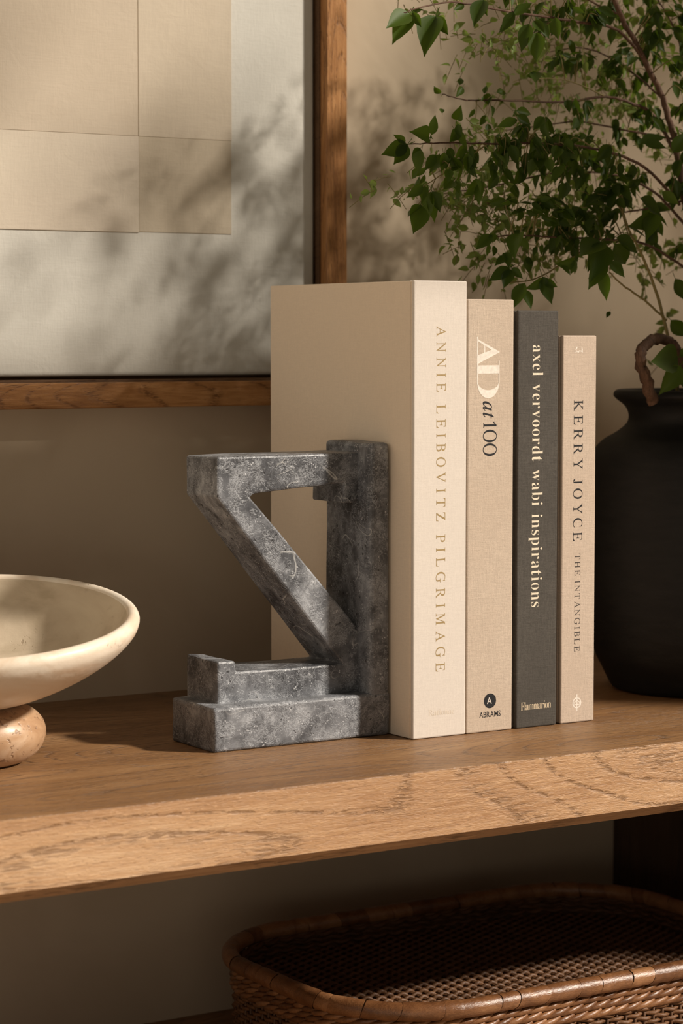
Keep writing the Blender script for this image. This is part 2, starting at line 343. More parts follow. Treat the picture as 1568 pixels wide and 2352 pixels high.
GLYPHS = json.loads("""{"cN":[[-60,672,-61,692,84,692,483,161,471,643,462,655,450,662,433,667,412,670,385,672,384,692,611,692,611,672,591,671,575,669,561,665,550,659,542,651,535,640,531,625,528,607,527,584,526,-16,507,-16,79,555,90,49,99,37,111,30,127,25,149,22,176,20,176,0,-50,0,-50,20,-22,22,-1,28,15,38,25,53,31,77,33,108,27,623,16,638,2,652,-15,663,-33,670]],"cI":[[-56,672,-56,692,223,692,224,672,190,670,170,664,157,654,148,638,142,614,140,584,146,67,152,52,161,40,173,32,189,26,209,22,234,20,234,0,-46,0,-45,20,-22,21,-6,23,7,27,17,33,25,42,31,53,35,68,37,86,38,108,33,624,26,639,17,651,5,660,-11,666,-32,670]],"cE":[[-60,672,-61,692,468,692,480,542,463,542,453,574,443,598,432,616,418,630,401,641,380,649,354,654,321,657,154,654,145,649,140,643,136,635,133,387,217,387,261,390,296,397,319,410,335,429,344,454,347,485,366,485,362,240,344,240,331,299,324,315,316,327,307,336,296,343,283,348,134,353,137,70,142,58,150,49,162,42,175,38,194,36,288,35,332,37,371,42,405,51,435,63,460,80,480,101,498,126,512,156,524,190,544,190,523,0,-50,0,-50,20,-18,22,3,28,17,38,26,53,31,77,33,109,28,624,22,639,12,651,0,660,-15,666,-36,670]],"cL":[[-46,672,-47,692,228,692,226,673,200,671,180,665,165,655,156,639,150,615,148,585,157,61,166,50,176,43,191,39,211,36,307,35,355,36,396,41,430,49,458,60,481,76,500,97,516,124,530,157,541,196,560,196,548,0,-36,0,-36,20,-4,22,17,28,31,38,40,54,46,77,48,108,36,639,27,651,15,660,-1,666,-22,670]],"cB":[[-60,672,-61,692,194,692,326,675,416,626,464,543,465,470,424,414,341,374,416,339,470,286,502,216,509,174,506,136,495,102,474,72,445,47,408,27,364,12,313,3,255,0,-50,0,-50,20,-17,22,4,29,18,40,27,56,32,79,34,108,30,610,27,625,21,640,12,652,0,660,-15,666,-36,670],[201,658,156,655,148,651,142,647,139,641,135,401,137,395,142,391,148,388,183,385,248,390,299,404,335,428,357,461,365,501,358,549,327,610,275,646],[140,347,135,341,134,331,144,53,152,44,163,38,178,34,196,32,220,31,284,37,334,54,369,83,390,122,396,170,387,226,372,266,350,298,321,323,286,339,243,350,194,353,148,351]],"cO":[[242,704,284,707,337,703,387,693,433,675,475,651,513,621,547,585,575,544,598,499,615,450,622,413,627,376,627,338,624,300,617,262,607,226,595,191,580,158,561,126,541,97,518,71,493,48,438,13,374,-8,302,-15,249,-12,199,-1,152,16,109,40,71,69,36,105,7,145,-16,191,-33,241,-43,286,-46,331,-45,376,-38,420,-26,462,-10,503,10,541,34,577,61,609,92,637,126,661,162,681,201,695],[294,677,259,674,226,663,196,646,168,622,143,592,121,558,103,518,89,474,79,426,74,389,72,352,73,315,76,278,81,241,90,204,110,148,136,101,168,64,206,37,248,20,295,15,328,18,359,27,387,43,412,64,435,89,455,119,472,153,486,189,497,229,504,270,509,313,509,358,507,403,500,448,490,493,471,548,446,594,415,630,379,656,339,672]],"cT":[[-76,526,-77,692,499,692,513,521,494,521,475,587,459,613,440,633,415,646,381,653,338,656,289,655,283,653,279,650,276,645,272,108,274,83,278,64,284,49,294,37,308,29,326,24,349,21,389,20,388,0,74,0,73,20,103,21,121,24,136,29,148,36,157,47,163,62,168,80,170,104,171,133,170,639,165,648,154,654,139,656,73,655,40,650,13,643,-8,633,-25,619,-37,601,-45,580,-51,554,-53,524]],"cZ":[[-40,524,-33,692,489,692,492,681,119,40,403,45,428,48,449,54,466,61,481,70,494,81,505,95,520,120,532,152,541,190,561,190,551,0,-17,0,-21,15,349,654,162,654,124,653,91,648,63,642,40,631,21,618,5,601,-6,579,-15,554,-21,524]],"cP":[[-60,672,-61,692,211,692,332,675,416,623,463,537,470,499,468,463,457,431,439,402,413,377,380,358,340,343,293,334,240,331,148,331,139,330,134,326,133,319,145,51,155,38,169,30,187,25,211,22,241,20,240,0,-50,0,-50,20,-18,22,3,28,17,37,26,52,31,76,33,108,30,610,28,624,21,640,12,652,0,660,-15,666,-36,670],[226,659,184,662,167,661,154,657,145,652,139,641,135,625,133,603,138,371,142,367,147,364,190,361,251,366,299,382,332,409,351,445,357,489,349,542,335,580,316,610,292,633,262,649]],"cG":[[221,700,296,707,343,704,388,696,514,658,527,659,537,662,544,668,550,675,556,686,560,699,577,699,589,487,572,487,545,542,511,588,469,625,421,652,369,669,311,674,253,667,202,648,159,615,124,571,98,518,81,455,74,388,76,323,88,258,114,187,150,128,196,80,249,44,309,23,375,16,408,19,438,26,465,39,485,55,497,74,501,95,489,291,480,302,467,309,449,313,393,319,393,338,680,338,680,319,657,318,639,315,626,310,616,302,609,292,604,280,606,52,535,15,456,-8,369,-15,305,-11,245,1,188,20,136,47,89,80,48,119,13,164,-13,214,-33,269,-43,318,-46,367,-42,415,-32,461,-17,505,4,547,30,585,61,618,95,647,154,680]],"cR":[[-60,672,-61,692,232,692,298,688,354,674,401,653,438,623,466,586,484,542,484,458,435,394,337,350,489,127,513,94,535,67,555,46,575,32,596,23,623,20,622,0,467,0,237,340,134,344,137,83,140,68,146,51,155,38,168,30,183,24,202,20,236,19,235,0,-50,0,-50,20,-17,22,4,29,18,40,27,56,32,79,34,108,30,610,27,625,21,640,12,652,0,660,-15,666,-36,670],[196,659,157,655,149,650,143,644,139,636,133,376,201,372,263,377,312,392,348,418,369,451,377,493,370,541,336,607,278,646]],"cM":[[-58,672,-58,692,129,692,345,161,552,692,742,692,742,672,708,670,688,664,675,654,666,638,660,614,658,584,670,52,679,40,691,32,707,26,728,22,753,20,753,0,479,0,479,17,499,19,515,22,528,27,538,34,546,44,551,58,555,75,557,97,557,584,326,0,312,0,76,585,73,153,73,120,76,93,80,71,86,54,96,41,108,32,124,25,145,21,170,19,170,0,-54,0,-53,20,-33,21,-16,23,-2,27,9,33,17,42,23,53,27,68,29,86,33,610,31,624,24,639,15,651,3,660,-13,666,-34,670]],"cK":[[-60,672,-61,692,213,692,213,672,181,670,162,665,149,657,140,643,135,620,133,589,136,376,139,373,346,574,370,603,382,627,384,646,374,660,354,669,318,672,317,692,559,692,557,673,526,669,499,656,471,635,226,393,501,103,527,77,552,56,575,40,598,28,622,21,647,19,647,0,351,0,352,19,379,20,394,23,405,27,412,34,415,43,413,55,143,347,137,346,134,341,133,334,137,69,144,52,154,39,167,31,185,25,207,22,236,20,236,0,-50,0,-50,20,-27,21,-11,23,2,27,12,33,20,42,26,53,30,68,32,86,28,624,22,639,12,651,0,660,-15,666,-36,670]],"cY":[[-161,672,-162,692,138,692,137,672,111,670,92,667,78,662,69,655,66,644,68,630,240,350,384,595,390,611,392,624,390,636,385,647,376,656,363,663,299,672,298,692,536,692,536,670,518,667,501,659,485,645,468,626,450,601,268,305,278,44,288,33,302,26,321,22,347,19,379,18,378,0,71,0,73,18,118,23,134,27,146,33,155,41,161,51,165,64,167,79,167,299,-10,576,-29,602,-47,623,-64,639,-81,652,-99,661,-118,667,-138,671]],"cJ":[[-38,670,-37,692,249,692,249,672,221,670,200,665,186,657,177,643,172,621,170,592,173,200,170,134,160,80,141,38,115,9,80,-9,37,-15,5,-12,-24,-4,-50,10,-71,28,-86,49,-96,73,-98,88,-97,101,-92,113,-84,122,-73,127,-59,129,-45,128,-32,123,-20,116,-9,106,-1,95,6,39,13,25,23,17,37,14,51,17,60,25,65,39,63,626,57,641,46,653,33,660,15,665,-9,668]],"cC":[[218,700,287,707,329,704,376,695,459,675,471,678,480,686,486,700,506,700,520,495,499,495,476,570,453,606,424,636,390,657,351,670,306,674,266,670,228,659,193,641,162,616,134,586,111,551,92,510,79,466,71,418,69,367,74,314,86,260,110,193,143,136,185,90,234,55,287,35,344,28,427,42,496,84,553,153,576,136,547,89,513,51,476,22,433,1,384,-11,329,-15,273,-11,219,0,168,19,122,45,79,77,42,117,10,161,-15,211,-34,266,-44,315,-46,363,-42,411,-32,457,-16,501,5,543,31,581,61,615,96,645,155,679]],"cH":[[-60,672,-61,692,215,692,216,672,185,670,164,664,149,654,140,638,134,613,132,580,137,397,141,393,146,390,451,390,454,394,456,400,452,624,445,639,436,651,424,660,408,666,387,670,363,672,363,692,639,692,639,672,605,670,585,664,572,654,563,638,557,614,555,584,567,52,576,40,588,32,604,26,625,22,650,20,650,0,374,0,374,20,397,21,414,23,427,27,437,33,445,42,451,53,454,68,456,86,452,337,448,342,443,345,139,345,136,341,134,335,143,52,152,40,164,32,180,26,201,22,226,20,226,0,-50,0,-50,20,-27,21,-11,23,2,27,12,33,20,42,26,53,30,68,32,86,28,624,22,639,12,651,0,660,-15,666,-36,670]],"cA":[[339,707,359,707,502,86,509,64,520,48,535,36,554,27,578,22,607,19,609,0,329,0,328,19,364,21,384,28,395,39,400,56,400,82,394,116,366,235,135,235,125,234,118,230,112,223,61,134,43,98,33,71,33,53,38,41,46,32,56,26,71,22,89,20,112,19,112,0,-126,0,-127,19,-86,26,-51,47,-22,83],[140,272,296,546,358,272]],"cV":[[-125,672,-127,692,150,692,150,674,114,672,94,665,83,654,78,636,79,610,85,576,184,142,421,558,439,594,449,622,449,640,444,652,436,660,425,666,411,669,393,671,371,672,369,692,582,692,581,672,561,669,544,661,529,647,515,627,145,-15,123,-15,-16,588,-24,616,-35,638,-49,654,-66,664,-88,670]],"ba":[[206,460,241,462,303,458,351,445,384,426,406,398,419,361,424,312,428,54,433,46,443,40,453,39,464,41,475,43,449,20,415,3,379,-3,342,4,320,22,304,72,244,26,195,6,142,-1,112,2,88,11,69,26,54,45,45,67,42,94,49,131,68,164,101,193,151,219,217,246,308,274,308,359,306,387,299,410,287,429,269,442,247,450,220,452,181,448,153,435,142,409,145,398,166,364,170,353,171,344,169,330,164,319,156,310,144,302,131,298,115,296,99,298,86,303,75,311,68,322,63,335,61,352,63,372,71,390,83,407,99,422,120,435,145,447,174,455],[308,270,222,236,178,189,164,126,170,79,190,48,224,38,238,39,251,44,265,51,279,60,293,72,308,90]],"be":[[199,459,234,462,284,456,327,438,361,409,388,369,404,319,409,259,160,259,177,140,222,73,296,51,339,59,378,83,403,111,408,107,362,49,300,10,228,-3,194,0,162,10,133,25,107,47,84,74,66,107,52,145,44,187,41,234,44,277,53,317,67,353,86,384,109,411,136,433,166,449],[265,450,239,454,194,436,169,384,161,304,161,274,312,274,311,359,306,392,298,418,285,438]],"bx":[[18,446,18,450,239,450,239,449,224,447,204,437,197,418,199,406,212,381,272,285,352,388,359,401,361,415,359,427,353,437,343,443,332,447,451,450,429,441,398,418,369,386,280,275,443,23,451,17,259,14,270,18,280,24,286,34,288,45,286,60,279,77,206,191,135,98,124,81,117,66,114,50,121,27,141,14,169,10,163,10,163,12,19,12,19,14,42,24,73,46,101,76,198,202,74,399,54,424,32,441]],"bl":[[42,665,42,666,209,666,209,83,210,63,214,46,220,32,232,21,248,15,256,14,256,12,39,12,39,14,48,15,64,20,77,30,85,44,89,62,90,83,90,592,89,613,86,631,80,646,69,657,51,664]],"bv":[[205,447,186,434,180,412,275,148,371,406,363,431,338,446,315,449,315,450,442,450,442,448,432,445,416,435,404,422,394,407,230,-3,220,-3,43,426,31,438,15,446,8,447,8,450]],"br":[[328,459,347,462,370,460,388,454,401,444,411,431,417,415,419,396,417,381,413,368,405,357,395,349,383,345,369,343,356,344,346,347,338,353,317,379,308,390,296,397,281,399,262,395,246,384,231,366,219,343,212,317,210,286,210,83,212,61,218,42,229,28,245,20,267,15,282,13,282,12,39,12,39,14,48,15,64,20,77,30,85,44,89,62,90,83,90,375,89,399,86,418,79,432,66,442,50,447,42,448,43,450,205,450,205,333,245,397,264,421,286,439,307,452]],"bo":[[210,459,250,462,290,459,326,449,359,433,388,411,413,384,433,351,448,315,457,274,460,229,457,185,448,144,433,108,413,75,388,48,359,26,327,10,291,0,251,-3,211,0,174,10,141,27,112,50,87,77,67,110,52,147,43,186,40,229,43,273,52,313,67,350,87,383,111,410,141,432,174,449],[251,457,220,452,196,435,180,408,170,367,164,308,162,230,169,93,174,71,180,53,197,27,221,10,251,5,281,10,305,27,322,53,328,71,332,93,339,229,337,308,331,367,320,408,304,435,280,452]],"bd":[[274,665,274,666,463,666,463,112,464,89,467,69,473,54,485,42,502,34,514,31,514,27,468,24,402,14,344,0,344,92,292,27,254,5,208,-3,177,0,149,10,123,25,99,46,79,73,63,104,51,139,43,177,41,219,44,267,52,310,65,349,82,383,103,410,128,433,156,449,185,459,217,462,257,456,292,439,344,389,344,598,342,618,335,636,324,650,307,659,287,664],[279,428,259,430,226,424,200,406,183,377,172,338,165,288,163,228,165,170,171,121,182,82,199,54,224,36,255,30,274,33,291,40,308,52,324,69,335,88,344,111,344,362,339,381,329,397,314,411,298,422]],"bt":[[181,603,195,625,209,625,209,456,303,456,303,421,209,421,209,122,210,102,212,86,217,73,225,62,236,56,250,54,275,60,296,79,309,103,323,96,290,40,243,4,184,-8,149,-5,122,4,103,20,89,41,81,70,78,106,78,421,36,421,36,443,136,546,161,575]],"bw":[[-4,446,-4,450,194,450,194,448,181,445,171,440,163,433,159,422,247,156,327,350,305,416,298,428,291,438,280,445,469,450,469,447,454,445,435,432,428,413,499,175,587,399,588,410,586,422,581,433,572,440,561,445,651,450,651,449,646,448,633,441,623,431,445,-3,439,-3,333,328,200,-3,190,-3,25,422,18,432,9,440]],"bb":[[24,664,24,666,194,666,194,388,248,438,286,456,329,462,361,459,389,450,416,435,439,415,459,390,475,360,487,326,495,288,497,247,494,200,485,157,470,117,449,82,424,53,395,29,362,11,325,1,286,-3,245,3,205,21,156,57,76,-5,76,578,75,607,71,629,64,645,52,656,34,663],[239,421,224,411,210,397,200,381,194,362,194,101,202,52,229,19,272,9,308,15,337,36,356,68,368,113,375,169,377,238,375,295,367,342,355,379,335,407,308,424,274,429,256,427]],"bi":[[133,676,150,678,167,676,182,670,195,660,205,646,211,631,213,614,211,597,205,582,195,569,181,559,167,553,150,551,133,553,118,559,105,569,95,582,89,597,87,614,89,631,95,646,105,660,118,670],[42,448,43,450,209,450,209,83,210,63,214,46,220,32,232,21,248,15,256,14,256,12,39,12,39,14,48,15,64,20,77,30,85,44,89,62,90,83,90,375,89,398,86,417,79,431,67,441,51,447]],"bn":[[311,454,361,462,427,446,466,398,480,314,480,83,481,63,485,45,492,31,505,20,521,14,529,13,529,12,310,12,339,20,357,46,362,82,362,323,361,349,358,371,352,390,341,405,323,413,302,416,267,409,237,389,208,354,208,83,209,63,213,46,220,31,232,20,248,14,256,13,256,12,39,12,39,13,47,14,64,20,76,30,84,44,89,62,90,83,90,377,89,397,85,415,78,430,66,441,49,448,40,449,40,450,208,450,208,368,268,431]],"bs":[[345,455,350,463,351,463,351,342,348,342,339,368,322,398,301,421,277,439,250,450,222,453,200,451,181,445,165,435,153,421,146,404,144,386,146,368,152,352,163,338,176,326,193,315,279,271,309,255,333,237,350,218,361,198,369,172,371,141,366,99,353,64,331,36,302,14,267,1,225,-3,199,0,168,7,108,25,89,21,74,9,69,-1,65,-1,65,145,70,145,80,114,97,78,120,49,148,28,177,14,209,10,234,12,256,19,274,30,287,46,295,65,298,88,291,119,270,145,238,166,165,204,134,221,109,240,91,259,77,280,70,303,67,328,71,365,84,397,105,424,133,446,168,459,210,463,318,442,333,445]],"bp":[[295,454,343,463,374,460,403,450,429,434,452,413,471,386,487,355,499,319,507,280,509,238,507,192,499,150,487,112,470,78,450,50,426,27,399,10,370,0,338,-3,296,4,260,23,208,78,209,-111,211,-133,214,-151,221,-166,231,-178,243,-186,258,-191,282,-194,282,-195,56,-191,67,-184,76,-176,82,-165,87,-153,90,362,89,390,86,412,79,428,67,440,51,447,41,449,41,450,201,450,201,355,256,429],[262,418,233,393,208,353,208,99,229,61,256,38,291,30,323,36,349,54,367,83,379,123,386,171,388,230,386,287,380,334,370,374,354,402,329,420,296,426]],"bm":[[308,454,353,462,408,453,444,428,474,368,527,427,571,453,622,462,686,446,724,398,738,314,738,83,739,63,743,46,750,31,762,20,778,14,786,13,786,12,574,12,574,13,582,14,598,21,610,32,617,46,621,63,622,83,622,323,621,349,618,371,612,390,601,405,583,413,562,416,529,410,499,390,471,357,471,83,472,63,476,46,483,32,494,21,510,14,518,13,518,12,309,12,309,13,317,14,333,21,345,32,352,46,356,63,357,83,357,323,356,349,353,370,347,389,336,404,318,413,297,416,263,409,233,389,206,354,206,83,207,63,211,47,217,32,228,22,244,15,252,14,252,12,39,12,39,13,47,14,64,20,76,30,84,44,89,62,90,83,90,377,89,397,85,415,78,430,66,441,49,448,40,449,40,450,206,450,206,363,266,429]],"bF":[[33,663,33,666,574,666,574,488,572,488,565,518,554,552,539,581,520,604,495,623,466,637,431,647,390,652,295,651,284,648,273,642,266,633,262,622,260,609,259,356,284,356,326,360,362,373,390,394,411,425,425,465,433,504,438,504,438,188,434,188,427,232,412,275,391,307,362,328,325,341,282,345,259,345,259,120,260,97,263,76,268,59,278,43,291,32,308,24,328,19,370,15,370,12,35,12,35,16,57,19,83,28,102,42,114,63,121,90,123,125,123,558,121,592,113,619,100,639,80,651,54,660]],"b1":[[269,710,370,710,370,118,371,98,375,80,381,66,392,54,409,47,429,45,502,45,502,8,105,8,105,45,179,45,197,47,211,52,223,62,231,76,236,95,237,118,237,641,155,550,136,535,118,526,100,523,87,525,76,531,65,540,57,553,52,569,51,583,113,606,140,619,169,637]],"ia":[[224,470,273,477,312,471,338,451,345,435,355,466,443,466,337,82,336,66,337,62,340,59,346,58,361,65,384,86,419,128,442,108,386,37,337,-4,291,-18,265,-12,249,6,244,34,248,64,259,112,267,137,252,114,216,67,182,30,147,3,111,-13,74,-18,48,-15,26,-5,8,12,-6,34,-13,62,-16,96,-12,151,1,207,22,263,51,318,87,368,130,412,177,448],[275,439,246,434,217,418,188,391,161,355,137,311,116,259,88,155,86,132,85,109,90,78,102,61,122,55,136,57,151,64,168,76,186,92,203,111,221,133,239,158,271,213,285,242,297,271,307,301,314,330,319,357,320,383,315,415,300,433]],"it":[[145,517,199,590,233,590,195,459,280,459,269,415,184,415,95,67,97,58,100,54,106,52,123,59,148,82,185,127,208,101,152,34,100,-5,49,-18,19,-12,1,8,-5,39,90,415,22,415,28,446,90,471]],"sA":[[-12,-8,288,694,367,694,679,-8,562,-8,471,193,191,193,105,-8],[326,516,236,297,424,297]],"sB":[[67,-8,67,690,274,690,397,663,468,596,491,508,479,442,443,391,387,357,387,365,471,333,530,269,551,182,527,93,449,21,310,-8],[262,586,181,586,181,398,237,398,315,410,359,443,374,499,364,542,330,573],[290,294,181,294,181,96,295,96,381,112,423,150,434,196,419,246,373,281]],"sR":[[69,-8,69,690,250,690,372,666,453,597,481,491,467,416,427,357,372,323,420,281,469,217,544,98,620,-8,483,-8,390,135,315,237,262,279,215,288,183,288,183,-8],[237,590,183,590,183,392,237,392,316,407,354,445,364,495,351,546,311,578]],"sM":[[65,-8,65,690,169,690,391,415,614,690,717,690,717,-8,603,-8,603,523,613,523,403,259,379,259,169,523,179,523,179,-8]],"sS":[[134,676,247,699,300,694,353,677,407,648,407,516,338,568,286,589,239,595,186,585,152,559,140,524,213,428,356,339,434,177,408,76,337,8,236,-17,164,-10,99,11,36,49,36,197,103,130,161,98,224,87,283,100,316,130,326,164,253,269,110,362,31,508,59,610]]}""")
for k in list(GLYPHS):
    if k[0] == "b": GLYPHS["n"+k[1:]] = GLYPHS[k]
GLYPHS["nR"] = GLYPHS["cR"]
TWIGS=[('trunk',[(0.3315,0.09,0.2261),(0.3377,0.095,0.2847),(0.3376,0.1,0.34),(0.3295,0.105,0.3882),(0.3223,0.11,0.4362),(0.3095,0.11,0.468),(0.2874,0.105,0.495),(0.2591,0.1,0.5277),(0.2438,0.1,0.5613),(0.2265,0.1,0.6025)],0.0033,0.0016),('trunk2',[(0.3515,0.1,0.2255),(0.3746,0.12,0.306),(0.3858,0.14,0.4129),(0.3792,0.15,0.5016),(0.3772,0.16,0.5905)],0.003,0.0016),('stem',[(0.3033,0.08,0.2284),(0.2986,0.078,0.254),(0.2801,0.075,0.3047),(0.2604,0.07,0.3378),(0.2474,0.07,0.3575),(0.2387,0.07,0.3738)],0.0016,0.0008),('stem',[(0.2868,0.075,0.293),(0.2608,0.07,0.3079),(0.2353,0.065,0.3191),(0.2185,0.06,0.3286)],0.001,0.0006),('branch',[(0.3256,0.11,0.4226),(0.309,0.12,0.4552),(0.2869,0.12,0.4632),(0.2607,0.12,0.4673),(0.2257,0.13,0.4619),(0.1672,0.13,0.4605),(0.1347,0.13,0.4587),(0.1126,0.13,0.4624)],0.0016,0.0004),('branch',[(0.2874,0.105,0.495),(0.2491,0.09,0.5143),(0.2034,0.08,0.5166),(0.163,0.07,0.5165),(0.1082,0.06,0.5171),(0.0736,0.06,0.5192),(0.0401,0.055,0.5122),(0.0271,0.055,0.507)],0.0014,0.0004),('branch',[(0.3242,0.105,0.3846),(0.276,0.09,0.411),(0.2251,0.08,0.4216),(0.1678,0.07,0.4233),(0.1084,0.065,0.4204),(0.0626,0.06,0.4187),(0.0344,0.06,0.4162)],0.0014,0.0004),('branch',[(0.3311,0.105,0.3676),(0.3098,0.12,0.3952),(0.2736,0.13,0.4082),(0.2134,0.13,0.406),(0.1553,0.13,0.3939),(0.1159,0.12,0.3888)],0.0013,0.0004),('branch',[(0.1084,0.065,0.4204),(0.0817,0.06,0.4058),(0.0589,0.06,0.3931),(0.0405,0.055,0.3845)],0.0006,0.0003),('branch',[(0.0589,0.06,0.3931),(0.0498,0.055,0.3833),(0.0386,0.055,0.3721)],0.0004,0.0003),('branch',[(0.3296,0.1,0.333),(0.2767,0.09,0.3522),(0.2258,0.08,0.354),(0.18,0.08,0.3547),(0.1361,0.07,0.3549),(0.1124,0.07,0.3518)],0.0012,0.0004),('branch',[(0.2258,0.08,0.354),(0.1848,0.07,0.3365),(0.1527,0.065,0.3229),(0.1287,0.065,0.3194),(0.1208,0.065,0.3129)],0.0008,0.0003),('branch',[(0.2474,0.07,0.3575),(0.2183,0.06,0.3499),(0.202,0.055,0.3364),(0.2024,0.05,0.3168)],0.0006,0.0004),('branch',[(0.2607,0.12,0.4673),(0.2306,0.12,0.4763),(0.2053,0.12,0.4782),(0.1907,0.12,0.4767)],0.0006,0.0003),('branch',[(0.2591,0.1,0.5277),(0.2514,0.12,0.5378),(0.2292,0.13,0.5507),(0.1872,0.13,0.5573)],0.001,0.0004),('branch',[(0.3458,0.11,0.4338),(0.3352,0.12,0.5132),(0.3161,0.13,0.554)],0.0014,0.0006),('branch',[(0.3223,0.11,0.4362),(0.2989,0.14,0.4442),(0.274,0.17,0.4522),(0.2454,0.19,0.4488),(0.2225,0.2,0.445)],0.001,0.0003),('branch',[(0.3295,0.105,0.3882),(0.3175,0.14,0.3826),(0.2969,0.17,0.3798),(0.2679,0.19,0.3869),(0.2403,0.2,0.3761)],0.001,0.0003),('branch',[(0.3095,0.11,0.468),(0.302,0.15,0.4969),(0.2856,0.18,0.5127),(0.2657,0.2,0.51)],0.001,0.0003),('loop',[(0.2621,0.06,0.2294),(0.2513,0.055,0.2446),(0.2415,0.052,0.2597),(0.2443,0.052,0.2712),(0.2595,0.055,0.2778),(0.2788,0.06,0.2751),(0.2928,0.065,0.2643),(0.3052,0.07,0.2473),(0.3175,0.08,0.2282)],0.0047,0.0036)]
